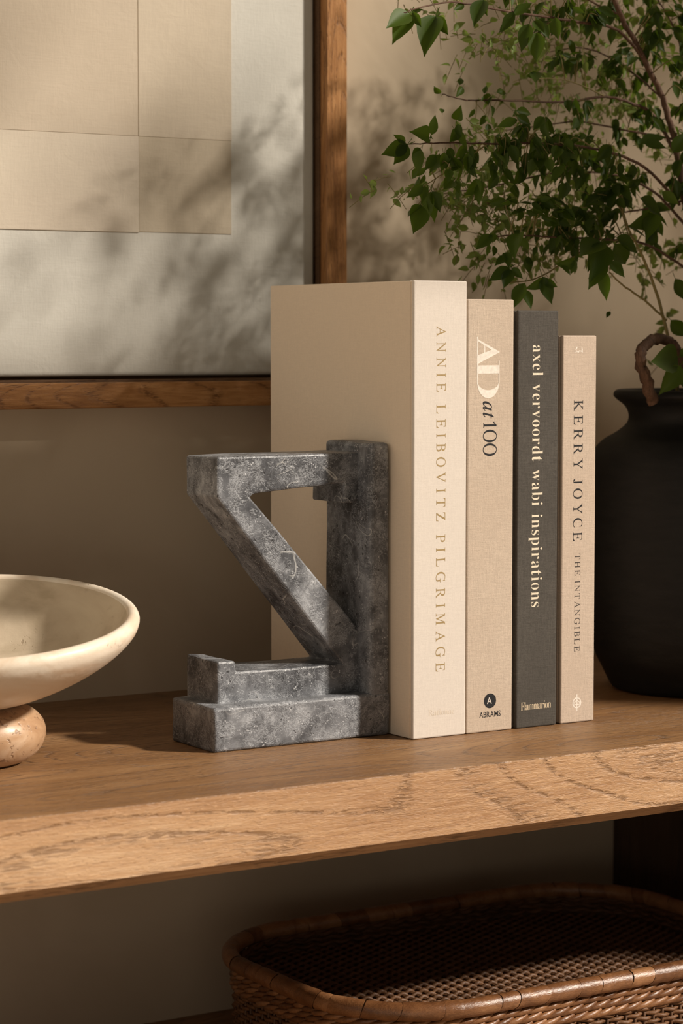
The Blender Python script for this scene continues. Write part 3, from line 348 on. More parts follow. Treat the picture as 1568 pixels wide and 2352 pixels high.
LEAVES=[[0.0327,0.055,0.5074,0.0089,0.0468,0.4969],[0.0327,0.055,0.5074,0.0169,0.0517,0.4883],[0.0379,0.06,0.5089,0.0438,0.0539,0.5117],[0.0356,0.055,0.5088,0.0415,0.0527,0.4986],[0.0585,0.06,0.5079,0.0448,0.058,0.497],[0.0551,0.055,0.5071,0.0365,0.044,0.4828],[0.0558,0.055,0.5072,0.0575,0.0432,0.4932],[0.0831,0.06,0.5184,0.0746,0.0614,0.5133],[0.0968,0.055,0.5219,0.0821,0.0471,0.5029],[0.0985,0.06,0.522,0.0965,0.0517,0.5122],[0.1277,0.06,0.516,0.1189,0.0639,0.5011],[0.1278,0.06,0.5138,0.141,0.0555,0.5221],[0.1342,0.05,0.5069,0.1275,0.0514,0.4869],[0.1394,0.048,0.5008,0.1355,0.0436,0.4803],[0.1515,0.06,0.5108,0.1591,0.0582,0.4984],[0.1456,0.06,0.511,0.1484,0.0504,0.5001],[0.1655,0.06,0.5149,0.1663,0.0582,0.4983],[0.1874,0.07,0.516,0.193,0.0719,0.5086],[0.0311,0.055,0.4158,0.0073,0.0514,0.4075],[0.0311,0.055,0.4158,0.0181,0.0549,0.4005],[0.0292,0.055,0.4163,0.0191,0.0537,0.4225],[0.0531,0.06,0.4223,0.0348,0.049,0.4253],[0.055,0.06,0.4239,0.0588,0.0601,0.439],[0.055,0.06,0.4233,0.0514,0.0575,0.4211],[0.0778,0.06,0.4281,0.0671,0.0528,0.4193],[0.077,0.06,0.4358,0.0716,0.0485,0.4424],[0.0724,0.055,0.4275,0.0852,0.0568,0.4157],[0.0743,0.055,0.4322,0.0758,0.0506,0.4217],[0.0456,0.06,0.4143,0.0378,0.0595,0.4077],[0.0434,0.055,0.4123,0.0399,0.0571,0.396],[0.0554,0.055,0.4097,0.0456,0.0544,0.3979],[0.063,0.055,0.4116,0.0611,0.0577,0.3977],[0.0702,0.06,0.4091,0.0493,0.0543,0.3986],[0.0706,0.055,0.4088,0.0788,0.0558,0.3967],[0.0817,0.06,0.408,0.0688,0.0551,0.3979],[0.0839,0.055,0.4124,0.0842,0.058,0.3986],[0.0422,0.052,0.3875,0.0305,0.0541,0.378],[0.0457,0.06,0.388,0.0424,0.0496,0.3772],[0.0415,0.052,0.3721,0.0226,0.0422,0.365],[0.039,0.05,0.3734,0.0251,0.0415,0.3507],[0.0517,0.055,0.3833,0.0504,0.0584,0.3633],[0.0525,0.055,0.3834,0.057,0.05,0.3693],[0.0533,0.06,0.3821,0.0576,0.058,0.3613],[0.0741,0.06,0.3921,0.0597,0.0528,0.3835],[0.076,0.06,0.3922,0.0772,0.0561,0.3827],[0.0972,0.06,0.3914,0.0835,0.0542,0.3828],[0.0956,0.055,0.3926,0.0884,0.0486,0.3742],[0.1038,0.12,0.4611,0.0964,0.1174,0.4669],[0.1244,0.12,0.4671,0.117,0.1173,0.4593],[0.1216,0.12,0.4685,0.1253,0.1225,0.4754],[0.1437,0.12,0.461,0.1409,0.1189,0.4575],[0.1445,0.12,0.4633,0.1489,0.1229,0.4693],[0.1558,0.12,0.4649,0.1673,0.1217,0.4657],[0.092,0.1,0.4444,0.0935,0.1039,0.4496],[0.1873,0.11,0.4795,0.1753,0.1087,0.4771],[0.1852,0.11,0.4811,0.1775,0.1006,0.4699],[0.1091,0.06,0.3539,0.0956,0.0618,0.3436],[0.1071,0.06,0.3554,0.1155,0.0634,0.3478],[0.106,0.06,0.3475,0.1063,0.0625,0.3381],[0.1256,0.08,0.347,0.1215,0.0771,0.3388],[0.123,0.06,0.3383,0.1108,0.0594,0.3324],[0.121,0.06,0.3415,0.1187,0.0514,0.3317],[0.1213,0.055,0.3302,0.1035,0.0563,0.3205],[0.1221,0.055,0.3287,0.1135,0.0522,0.3142],[0.1233,0.055,0.3303,0.1277,0.0476,0.3222],[0.131,0.055,0.3558,0.114,0.044,0.3409],[0.1347,0.06,0.3529,0.144,0.0617,0.3436],[0.1352,0.055,0.3193,0.1283,0.0588,0.2995],[0.137,0.06,0.3146,0.138,0.0494,0.3008],[0.1512,0.055,0.3227,0.1387,0.0558,0.3136],[0.1512,0.055,0.3243,0.1565,0.0496,0.3035],[0.1532,0.055,0.3211,0.1588,0.0454,0.3162],[0.1654,0.05,0.3324,0.168,0.0427,0.3259],[0.1776,0.05,0.3365,0.1616,0.0503,0.3317],[0.1776,0.05,0.3374,0.1751,0.052,0.3255],[0.1981,0.045,0.3506,0.1682,0.0337,0.3352],[0.2125,0.045,0.3541,0.2338,0.0428,0.3431],[0.2002,0.045,0.349,0.1833,0.0337,0.3243],[0.2,0.042,0.336,0.1834,0.0415,0.3151],[0.2065,0.045,0.3362,0.2145,0.0383,0.3232],[0.1993,0.04,0.3279,0.1995,0.0421,0.3063],[0.2105,0.045,0.3492,0.2282,0.0487,0.3318],[0.198,0.05,0.3459,0.1869,0.0461,0.3278],[0.2474,0.06,0.3851,0.2688,0.064,0.371],[0.2561,0.06,0.3705,0.2335,0.053,0.3631],[0.2603,0.06,0.3739,0.2465,0.0492,0.3567],[0.235,0.06,0.3634,0.2534,0.0576,0.3555],[0.2594,0.07,0.4273,0.2714,0.0585,0.4221],[0.2633,0.08,0.4282,0.2818,0.0712,0.435],[0.2677,0.07,0.4459,0.274,0.0645,0.4375],[0.2348,0.08,0.2994,0.2297,0.0778,0.2944],[0.277,0.05,0.2645,0.2379,0.0405,0.2608],[0.2876,0.06,0.2661,0.2932,0.0487,0.2711],[0.2759,0.045,0.2579,0.2597,0.0469,0.2364],[0.2819,0.05,0.2544,0.2867,0.043,0.2345],[0.2954,0.08,0.2931,0.3139,0.0833,0.2812],[0.2994,0.08,0.3253,0.3113,0.0823,0.3085],[0.2959,0.08,0.4229,0.306,0.074,0.4397],[0.277,0.07,0.3915,0.2906,0.0654,0.3817]]
CLUSTERS=[(0.1391,0.08,0.4132,0.0304,0.0129,24,0.0142),(0.1597,0.07,0.4326,0.0266,0.0194,26,0.0149),(0.1432,0.08,0.3925,0.0229,0.0146,18,0.0149),(0.168,0.07,0.4008,0.0305,0.0195,34,0.0156),(0.2239,0.1,0.4278,0.0275,0.0234,28,0.0154),(0.2128,0.08,0.3899,0.0311,0.0198,34,0.0165),(0.1642,0.07,0.3717,0.0344,0.0146,28,0.0156),(0.2743,0.12,0.4076,0.0282,0.0274,26,0.0151),(0.2506,0.09,0.3717,0.0277,0.0168,20,0.0161),(0.2048,0.08,0.3569,0.0272,0.0132,20,0.0145),(0.1794,0.09,0.3501,0.0233,0.0132,12,0.0138),(0.1909,0.08,0.5254,0.0346,0.0098,22,0.0157),(0.2424,0.13,0.5048,0.032,0.017,22,0.0149),(0.2899,0.13,0.5249,0.0324,0.0206,28,0.0151),(0.305,0.1,0.5125,0.0241,0.0307,30,0.0157),(0.2879,0.16,0.4866,0.0287,0.0174,16,0.0147),(0.3245,0.15,0.4809,0.0248,0.0211,16,0.0154),(0.3146,0.1,0.4522,0.0161,0.0274,14,0.0158),(0.3192,0.11,0.4018,0.0203,0.0276,18,0.0159),(0.3327,0.12,0.3544,0.0205,0.0244,14,0.0154),(0.1815,0.1,0.5238,0.0193,0.0099,10,0.0158),(0.1653,0.1,0.5097,0.0173,0.0115,10,0.0138),(0.2245,0.14,0.498,0.02,0.0136,8,0.0122),(0.307,0.15,0.4487,0.0247,0.021,16,0.014),(0.1479,0.12,0.4357,0.0233,0.0132,10,0.0125),(0.0965,0.07,0.4029,0.0187,0.0127,14,0.0146),(0.0626,0.06,0.4057,0.0147,0.0094,8,0.0138),(0.3624,0.12,0.515,0.0329,0.0699,50,0.0168),(0.3905,0.14,0.413,0.0336,0.0535,30,0.0171),(0.3918,0.14,0.3242,0.0253,0.043,14,0.0165),(0.3076,0.12,0.5725,0.0647,0.0206,60,0.0165),(0.213,0.12,0.5647,0.0472,0.0201,30,0.0161),(0.1107,0.08,0.5479,0.045,0.0127,18,0.0147)]

# ------------------------------------------------------------------ structure
WY = .295                                                       # face of the back wall
struct(bx('wall_back', -2.6, 2.2, WY, WY+.12, -.80, 2.0, WALL))
struct(bx('floor', -2.6, 2.2, -2.6, WY, -.84, -.80, FLOOR))

# added sun blocker out of view, shaped to shade the wall: rail, right post, panel
def blocker_bar(x0, x1, z0, z1, y0=-.475, y1=-.455): return box(bmesh.new(), x0, x1, y0, y1, z0, z1)
blocker = struct(obj('sun_blocker_1', blocker_bar(1.30, 1.34, -.80, 2.2), WALL))
for nm, q in (('blocker_rail', (.10, 1.30, .775, .938)), ('blocker_panel', (.775, 1.30, -.80, .775)), ('blocker_top', (.10, 1.30, 2.1, 2.2))):
    obj(nm, blocker_bar(*q), WALL, blocker)

# ------------------------------------------------------------------ console shelf
shelf = thing('console_shelf', 'oak console shelf with thick chamfered front edge carrying bookend, books and vase', 'shelf', loc=(-.3, .09, -.80))
def ch(o): o.matrix_parent_inverse = Matrix.Translation(-o.parent.location); return o
X0, X1, YF = -1.30, .95, -.104
def board():
    bm = bmesh.new()
    prof = [(YF+.0006, 0), (WY, 0), (WY, -.05), (YF+.0075, -.0503), (YF, -.0432), (YF, -.0006)]
    a = [bm.verts.new((X0, y, z)) for y, z in prof]; b = [bm.verts.new((X1, y, z)) for y, z in prof]
    bm.faces.new(a); bm.faces.new(b[::-1])
    for i in range(6): bm.faces.new((a[i], b[i], b[(i+1) % 6], a[(i+1) % 6]))
    return bm
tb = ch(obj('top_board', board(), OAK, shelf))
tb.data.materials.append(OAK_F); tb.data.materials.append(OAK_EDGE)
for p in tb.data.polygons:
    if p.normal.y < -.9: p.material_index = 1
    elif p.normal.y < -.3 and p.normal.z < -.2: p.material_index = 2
ch(bx('lower_board', X0+.03, .414, -.085, WY, -.290, -.2645, OAK, shelf, .0008))
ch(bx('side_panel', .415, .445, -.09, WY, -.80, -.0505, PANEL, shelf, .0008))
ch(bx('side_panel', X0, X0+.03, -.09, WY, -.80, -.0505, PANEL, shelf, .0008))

# ------------------------------------------------------------------ framed picture
pic = thing('framed_picture', 'oak framed abstract picture of overlapping beige paper sheets on the wall', 'picture', loc=(-.35, WY, .2255))
PX0, PX1, PZ0, PZ1 = -.80, .1165, .2258, 1.05
FW = .0195
FY = .2695
bxp = lambda *a, **k: ch(bx(*a, **k))
def mitre_rail(name, horiz, lo, mat):
    y0, y1 = FY, WY-.001
    if horiz:
        z, zi = (PZ0, PZ0+FW) if lo else (PZ1, PZ1-FW)
        pts = [(PX0, z), (PX1, z), (PX1-FW, zi), (PX0+FW, zi)]
    else:
        x, xi = (PX0, PX0+FW) if lo else (PX1, PX1-FW)
        pts = [(x, PZ0), (x, PZ1), (xi, PZ1-FW), (xi, PZ0+FW)]
    return ch(obj(name, prism_xz(pts, y0, y1, .0007, 1), mat, pic))
mitre_rail('bottom_rail', True, True, OAK_X); mitre_rail('top_rail', True, False, OAK_X)
mitre_rail('side_rail', False, True, OAK_Z); mitre_rail('side_rail', False, False, OAK_Z)
# recessed inner lip (same oak as the frame, its shade put into the colour)
bxp('rebate', PX0+FW, PX1-FW, .2785, .293, PZ0+FW, PZ0+FW+.0022, OAK_SHADE, parent=pic)
bxp('rebate', PX1-FW-.0015, PX1-FW, .2785, .293, PZ0+FW+.0022, PZ1-FW, OAK_SHADE, parent=pic)
AX1, AZ0 = PX1-FW-.0030, PZ0+FW+.0046
ch(obj('canvas', box(bmesh.new(), PX0+FW+.002, AX1, .2830, .2935, AZ0, PZ1-FW-.002, .0035, 4), MAT_PAPER, pic, True))
bxp('backing_board', PX0+FW, PX1-FW, .2935, .2945, PZ0+FW, PZ1-FW, OAK_SHADE, parent=pic)
def sheet(x0, x1, z0, z1, y, mat, label=None):
    o = bxp('paper_sheet', x0, x1, y, .2835, z0, z1, mat, parent=pic, bev=.0003, seg=1)
    if label: o['label'] = label
sheet(-.0650, .0168, .3605, .4335, .28235, PATCH_D, 'deeper beige paper square at lower right of the picture')
sheet(-.0650, .0172, .4335, .86, .28215, PATCH_C, 'beige paper strip on the right of the sheets')
sheet(-.62, -.0650, .3600, .4335, .28195, PATCH_B, 'pale tan paper sheet at the lower left')
sheet(-.62, -.0655, .4335, .86, .28175, PATCH_A, 'warm tan paper sheet at the upper left')

# ------------------------------------------------------------------ stone bookend
be = thing('stone_bookend', 'mottled grey stone bookend carved as a mirrored serif letter, standing against cream book', 'bookend', loc=(-.08, .057, 0))
def jit(bm, amp, s):
    for v in bm.verts:
        v.co += mnoise.noise_vector(v.co*s)*amp
    return bm
def carved(bm, cuts=5):
    bmesh.ops.triangulate(bm, faces=[f for f in bm.faces if len(f.verts) > 4])
    bmesh.ops.subdivide_edges(bm, edges=[e for e in bm.edges if e.calc_length() > .012], cuts=cuts, use_grid_fill=True)
    bmesh.ops.triangulate(bm, faces=bm.faces[:])
    return jit(bm, .0007, 45)
ch(obj('base_block', carved(box(bmesh.new(), -.1430, -.0012, .0270, .0875, 0.0002, .0305, .0022, 3)), STONE, be, False))
ch(obj('upright', carved(box(bmesh.new(), -.0180, -.0012, .0272, .0873, .0270, .2065, .0032, 3)), STONE, be, False))
Lp = [(-.1312, .1985), (-.0150, .1992), (-.0150, .1635), (-.0290, .1635), (-.0290, .1780), (-.1015, .1727),
      (-.1046, .1706), (-.0156, .0758-.0026), (-.0150, .0285), (-.1315, .0285), (-.1315, .0598), (-.1170, .0588), (-.1162, .0512),
      (-.0315, .0512), (-.1312, .1716)]
ch(obj('letter', carved(prism_xz(Lp, .0430, .0868, .0016, 2), 3), STONE, be, False))

# ------------------------------------------------------------------ books
def glyph_mesh(items):
    """items: list of (glyph key, u, v, scale, xstretch, shear) -> flat filled curve -> mesh in u,v,w"""
    cu = bpy.data.curves.new('ink', 'CURVE'); cu.dimensions = '2D'; cu.fill_mode = 'BOTH'; cu.extrude = .00003
    for key, u, v, s, xs, sh in items:
        for lp in GLYPHS[key]:
            sp = cu.splines.new('POLY'); n = len(lp)//2; sp.points.add(n-1); sp.use_cyclic_u = True
            for i in range(n):
                gx, gy = lp[2*i]*.001, lp[2*i+1]*.001
                sp.points[i].co = (u+(gx*xs+sh*gy)*s, v+gy*s, 0, 1)
    ob = bpy.data.objects.new('ink', cu); COL.objects.link(ob); bpy.context.view_layer.update()
    me = bpy.data.meshes.new_from_object(ob.evaluated_get(bpy.context.evaluated_depsgraph_get()))
    bpy.data.objects.remove(ob); bpy.data.curves.remove(cu)
    return me
def gw(key):
    xs = [q for lp in GLYPHS[key] for q in lp[0::2]]
    return min(xs)*.001, max(xs)*.001
def layout(text, pre, s, length, xs=1.0, space=2.6, shear=0.0):
    keys = [None if c == ' ' else pre+c for c in text]
    tot = sum((gw(k)[1]-gw(k)[0])*xs*s for k in keys if k)
    ns = sum(1 for k in keys if k is None); ng = sum(1 for a, b in zip(keys, keys[1:]) if a and b)
    gap = (length-tot)/max(1, ng+ns*space); u = 0; items = []
    for i, k in enumerate(keys):
        if k is None: u += gap*space; continue
        a, b = gw(k); e = -.12 if (k in ('cA', 'cV')) else 0
        items.append((k, u-a*xs*s-(e*.3*s if e else 0), 0, s, xs, e+shear)); u += (b-a)*xs*s
        if i+1 < len(keys) and keys[i+1]: u += gap
    return items
def place(me, name, mat, book, down, x, z, y=-.00003):
    """down: the text runs down the spine with letter tops to the right; else horizontal"""
    for v in me.vertices:
        a, b, c = v.co
        v.co = (x+b, y-abs(c) if c > 0 else y+.0003, z-a) if down else (x+a, y-abs(c) if c > 0 else y+.0003, z+b)
    me.update()
    return ch(link(name, me, mat, book))
def down_text(book, text, pre, z1, z0, xb, cap, mat, xs=1.0, space=2.6, capu=.692, name='lettering'):
    s = cap/capu
    return place(glyph_mesh(layout(text, pre, s, z1-z0, xs, space)), name, mat, book, True, xb, z1)
def flat_text(book, text, pre, x0, x1, zb, cap, mat, capu=.692, xs=1.0, y=-.00003):
    s = cap/capu
    return place(glyph_mesh(layout(text, pre, s, x1-x0, xs)), 'lettering', mat, book, False, x0, zb, y)
def polys_mesh(polys):
    GLYPHS['_tmp'] = [[int(round(c*1e6)) for p in pl for c in p] for pl in polys]
    me = glyph_mesh([('_tmp', 0, 0, .001, 1, 0)]); del GLYPHS['_tmp']; return me
def circ(cx, cy, r, n=28, r2=None): return [(cx+r*math.cos(2*math.pi*i/n), cy+(r2 or r)*math.sin(2*math.pi*i/n)) for i in range(n)]

def book(label, x0, x1, depth, h, spine, cover, board=.0028):
    t = thing('book', label, 'book', 'books standing in a row on the shelf', loc=((x0+x1)/2, depth/2, 0))
    bm = bmesh.new(); box(bm, x0, x1, 0, .0032, 0.0003, h, .0009, 2)
    ch(obj('spine', bm, spine, t))
    for k, (a, b) in enumerate(((x0, x0+board), (x1-board, x1))):
        bm = bmesh.new(); box(bm, a, b, .0044, depth, 0.0003, h-.0002, .0008, 2)
        ch(obj('cover_board', bm, cover, t))
        bm = bmesh.new(); box(bm, a+.0007, b-.0007, .0020, .0060, .0006, h-.0006)
        ch(obj('hinge', bm, cover, t))
    bm = bmesh.new(); box(bm, x0+board, x1-board, .003, depth-.004, .003, h-.004)
    ch(obj('page_block', bm, PAGES, t)); return t

b1 = book('tallest cream cloth book beside the stone bookend, gold capitals down the spine', .0, .0445, .1943, .3185, CREAM, COVER)
down_text(b1, 'ANNIE LEIBOVITZ', 'c', .2876, .1518, .0190, .0077, GOLD, .92, 2.3)
down_text(b1, 'PILGRIMAGE', 'c', .1425, .0465, .0190, .0077, GOLD, .92)
o = flat_text(b1, 'Rationae', 'n', .0128, .0350, .0158, .0042, EMBOSS)
b2 = book('beige cloth book with big white initials, second in the row, beside the cream one', .0453, .0850, .185, .3060, BEIGE, BEIGE)
# white didone initials, drawn along the spine (u down, v to the right)
A = [[(0, 0), (.7, .0), (.7, .4), (4.5, .4), (4.5, 0), (16.9, 0), (16.9, .4), (15.6, .6), (8.6, 19.2), (8.2, 19.2), (1.6, .9), (0, .4)]]
def initials():
    P = []
    P.append([(0, 0), (16.3, 0), (16.3, .75), (0, .75)])
    P.append([(1.4, .4), (2.6, .4), (9.4, 15.6), (9.7, 19.6), (9.2, 19.6)])        # hairline leg
    P.append([(11.4, .4), (16.8, .4), (9.5, 19.7), (7.6, 14.6)])                     # thick leg
    P.append([(4.6, 6.2), (11.6, 6.2), (11.6, 7.0), (4.6, 7.0)])                     # crossbar
    P.append([(1.0, .4), (2.6, .4), (2.6, 1.0), (2.0, 1.8)])
    u0 = 17.6
    P.append([(u0, 0), (u0+5.0, 0), (u0+5.0, 19.6), (u0, 19.6)])                     # stem of the second letter
    P.append([(u0-2.8, 18.85), (u0+11, 18.85), (u0+11, 19.6), (u0-2.8, 19.6)])
    P.append([(u0-1.5, 0), (u0+11, 0), (u0+11, .75), (u0-1.5, .75)])
    outer = [(u0+9.5+10.8*math.cos(a), 9.8+9.8*math.sin(a)) for a in [math.pi*(.5-i/24) for i in range(25)]]
    inner = [(u0+9.5+5.8*math.cos(a), 9.8+9.35*math.sin(a)) for a in [math.pi*(-.5+i/24) for i in range(25)]]
    P.append(outer+inner)
    return P
sc_ = .0250/19.6*.78
me = None
for ip, pl_ in enumerate(initials()):
    pl_ = [(a*.0432/38.0, b*.0194/19.6) for a, b in pl_]
    m1 = polys_mesh([pl_])
    for v in m1.vertices:
        if v.co.z > 0: v.co.z += ip*6e-6
    if me is None: bmA = bmesh.new(); me = 1
    bmA.from_mesh(m1); bpy.data.meshes.remove(m1)
me = bpy.data.meshes.new('lettering'); bmA.to_mesh(me); bmA.free()
place(me, 'lettering', WHITE_INK, b2, True, .0532, .2798)
down_text(b2, 'at', 'i', .2347, .2226, .0586, .0112, BLACK_INK, .92, capu=.70)
it1 = layout('1', 'b', .0113/.70, .0045, .62); it2 = layout('OO', 'c', .0117/.70, .0186, .80)
me = glyph_mesh([(k, u, v, s, xs*1.0, sh) for k, u, v, s, xs, sh in it1]+[(k, u+.0055, v, s, xs, sh) for k, u, v, s, xs, sh in it2])
place(me, 'lettering', BLACK_INK, b2, True, .0588, .2202)
# round publisher roundel
ring = polys_mesh([circ(0, 0, .0053, 40)])
o = place(ring, 'emblem', BLACK_INK, b2, False, .0657, .0223, -.00003); o['label'] = 'black roundel with pale letter inside'
flat_text(b2, 'A', 's', .0630, .0686, .0202, .0046, CREAM, xs=.9, y=-.00015)
flat_text(b2, 'ABRAMS', 's', .0565, .0750, .0107, .0041, BLACK_INK, xs=.82)
b3 = book('dark charcoal cloth book with cream lower-case title, third in the row', .0888, .1246, .18, .2984, CHAR, CHAR)
down_text(b3, 'axel vervoordt wabi inspirations', 'b', .2740, .0868, .1016, .0094, CREAM_INK, .86, 4.2, .672)
flat_text(b3, 'Flammarion', 'b', .0928, .1198, .0130, .0058, PALE_GOLD, xs=.72)
b4 = book('shortest sand-coloured cloth book at the right end, dark capitals', .1286, .1590, .175, .2808, SAND, SAND)
down_text(b4, 'KERRY JOYCE', 'c', .2344, .1325, .1388, .0082, BLACK_INK, .95, 2.4)
down_text(b4, 'THE INTANGIBLE', 'c', .1233, .0520, .1405, .0050, DARK_INK, .95, 2.6)
def stroke(pts, w):
    L_, R_ = [], []
    for i, p in enumerate(pts):
        a = Vector(pts[max(i-1, 0)]); b = Vector(pts[min(i+1, len(pts)-1)]); t = (b-a).normalized(); n = Vector((-t.y, t.x))*w/2
        L_.append((p[0]+n.x, p[1]+n.y)); R_.append((p[0]-n.x, p[1]-n.y))
    return L_+R_[::-1]
def marks(name, strokes, mat, bk, x, z, label):
    bm = bmesh.new()
    for ip, s_ in enumerate(strokes):
        m1 = polys_mesh(s_ if isinstance(s_[0][0], (tuple, list)) else [s_])
        for v in m1.vertices:
            if v.co.z > 0: v.co.z += ip*6e-6
        bm.from_mesh(m1); bpy.data.meshes.remove(m1)
    me = bpy.data.meshes.new(name); bm.to_mesh(me); bm.free()
    o = place(me, name, mat, bk, False, x, z); o['label'] = label
marks('emblem', [stroke([(-.003, -.0018), (-.0022, -.0002), (-.0008, -.0014), (.0006, -.0002), (.0022, -.0006), (.0030, .0004), (.0026, .0022)], .0008),
                 stroke([(-.003, .0004), (-.0016, .0026)], .0008), stroke([(.0030, -.0014), (.0028, .0004)], .0009)], WHITE_INK, b4, .1430, .2700, 'small white monogram at top of spine')
marks('emblem', [[circ(0, 0, .0040, 32), circ(0, 0, .0031, 32)], stroke([(0, -.0060), (0, .0062)], .0009),
                 stroke([(-.0004, -.0012), (-.0022, -.0014), (-.0024, .0002), (-.0010, .0012), (-.0003, .0020)], .0007),
                 stroke([(.0004, -.0012), (.0022, -.0014), (.0024, .0002), (.0010, .0012), (.0003, .0020)], .0007)], WHITE_INK, b4, .1433, .0145, 'small white round emblem at foot of spine')

# ------------------------------------------------------------------ travertine bowl
bowl = thing('footed_bowl', 'cream travertine footed bowl at the left edge, wide shallow dish on round foot', 'bowl', loc=(-.294, .080, 0))
foot = [(.024, .0002), (.033, .0018), (.0415, .0075), (.0462, .015), (.0472, .0215), (.0452, .0285), (.0395, .0345), (.031, .0385), (.021, .0395), (.0185, .042), (.020, .047)]
fp = spline([(r, 0, z) for r, z in foot], 4)
V, Fc = lathe([(p.x, p.z) for p in fp], 72)
pyobj('foot', V, Fc, TRAVW, bowl)
dish = [(.0005, -.0550), (.022, -.0540), (.040, -.0500), (.062, -.0410), (.082, -.0300), (.097, -.0190), (.1060, -.0095), (.1090, -.0030), (.1088, .0008), (.1065, .0036), (.1035, .0040), (.1008, .0020), (.0975, -.0040), (.090, -.0150), (.076, -.0270), (.052, -.0390), (.025, -.0455), (.0005, -.0465)]
fp = spline([(r, 0, z) for r, z in dish], 5)
V, Fc = lathe([(max(p.x, .0004), p.z) for p in fp], 96)
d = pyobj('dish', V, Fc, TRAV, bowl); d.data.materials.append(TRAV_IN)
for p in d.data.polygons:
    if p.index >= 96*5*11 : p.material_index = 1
tilt = Matrix.Rotation(math.radians(9.0), 4, rt)       # the dish leans a little forward on its foot
d.matrix_local = Matrix.Translation((0, 0, .094)) @ tilt

# ------------------------------------------------------------------ black vase
VC = (.3297, .0895)
vase = thing('vase', 'large matt black clay jar with rolled rim behind the books at right', 'vase', loc=(VC[0], VC[1], 0))
vp = [(.0600, .0003), (.0645, .0020), (.0672, .0060), (.0725, .0170), (.0790, .0310), (.0850, .0600), (.0895, .1000), (.0905, .1350), (.0885, .1650), (.0835, .1850), (.0740, .1975), (.0620, .2050), (.0545, .2115), (.0528, .2185), (.0560, .2255), (.0615, .2300), (.0648, .2335), (.0640, .2370), (.0605, .2385), (.0570, .2370), (.0545, .2320), (.0500, .2200), (.0500, .2100), (.0400, .2090)]
fp = spline([(r, 0, z) for r, z in vp], 4)
V, Fc = lathe([(p.x, p.z) for p in fp], 96)
pyobj('body', V, Fc, CLAY, vase)
V, Fc = lathe([(.0498, .2125), (.035, .2150), (.012, .2165)], 40); so = pyobj('soil', V, Fc, SOIL, vase)

# ------------------------------------------------------------------ leafy plant
plant = thing('leafy_plant', 'green leafy small-leaved plant with woody stems growing from the black jar', 'plant', loc=(VC[0], VC[1], .217))
branch_pts = []
for n, pts, r0, r1 in TWIGS:
    sp = spline(pts, 6); N_ = len(sp)
    if n in ('trunk', 'trunk2', 'loop') or n == 'stem' and r0 > .0012:
        sp = [Vector((p.x, p.y, max(p.z, .216))) for p in sp]
    for i, p in enumerate(sp):
        if i > 0: p += Vector((R.uniform(-1, 1), R.uniform(-1, 1), R.uniform(-1, 1)))*r0*.25
    V, Fc = tube(sp, [r0+(r1-r0)*i/(N_-1) for i in range(N_)], 8 if r0 > .002 else 5)
    o = ch(pyobj({'trunk': 'stem', 'trunk2': 'stem', 'stem': 'stem', 'loop': 'stem'}.get(n, 'branch'), V, Fc, TWIG if (n == 'stem' or r0 < .0009) else BARK, plant))
    if n == 'loop': o['label'] = 'thick bare stem bent in a hook'
    if n != 'loop': branch_pts += sp

def leaf_mesh(k, w, curl, fold):
    rows = [(0, .02), (.10, .55), (.25, .92), (.42, 1.0), (.60, .80), (.76, .50), (.88, .20), (1.0, .0)]
    V = []; Fc = []
    for t, ww in rows:
        z = -curl*t*t; s = (R.random()-.5)*.05
        V += [(-w*ww, t+s*.3, z+fold*ww*w*1.6), (-w*ww*.5, t, z+fold*ww*w*.5), (0, t, z), (w*ww*.5, t, z+fold*ww*w*.5), (w*ww, t-s*.3, z+fold*ww*w*1.6)]
    for i in range(len(rows)-1):
        for j in range(4):
            a = i*5+j; Fc.append((a, a+1, a+6, a+5))
    V += [(-.012, -.28, .02), (.012, -.28, .02), (.010, .04, 0), (-.010, .04, 0)]; b = len(V)-4; Fc.append((b, b+1, b+2, b+3))
    me = bpy.data.meshes.new('leaf'); me.from_pydata(V, [], Fc); me.materials.append(LEAF)
    me.polygons.foreach_set('use_smooth', [True]*len(me.polygons)); me.update(); return me
LM = [leaf_mesh(0, .27, .12, .25), leaf_mesh(1, .30, .28, .35), leaf_mesh(2, .24, .05, .15), leaf_mesh(3, .28, -.12, .30)]
placed = []      # (matrix, size) of every leaf
def leaf_matrix(p, tip, roll, face=None):
    y = (tip-p); L_ = y.length; y.normalize()
    f = face if face is not None else Vector((R.uniform(-1, 1), R.uniform(-1, .2), R.uniform(-.2, 1)))
    x = y.cross(f)
    if x.length < .05: x = y.orthogonal()
    x.normalize(); z = x.cross(y)
    m = Matrix(((x.x, y.x, z.x, 0), (x.y, y.y, z.y, 0), (x.z, y.z, z.z, 0), (0, 0, 0, 1)))
    return Matrix.Translation(p) @ m @ Matrix.Rotation(roll, 4, 'Y') @ Matrix.Scale(L_, 4)
for l in LEAVES:
    p, t = Vector(l[:3]), Vector(l[3:])
    face = Vector((-.55, -.85, .25)) + Vector((R.uniform(-.45, .45), R.uniform(-.3, .3), R.uniform(-.4, .4)))
    placed.append((leaf_matrix(p, t, R.uniform(-.5, .5), face), True))
stalkV, stalkF = [], []
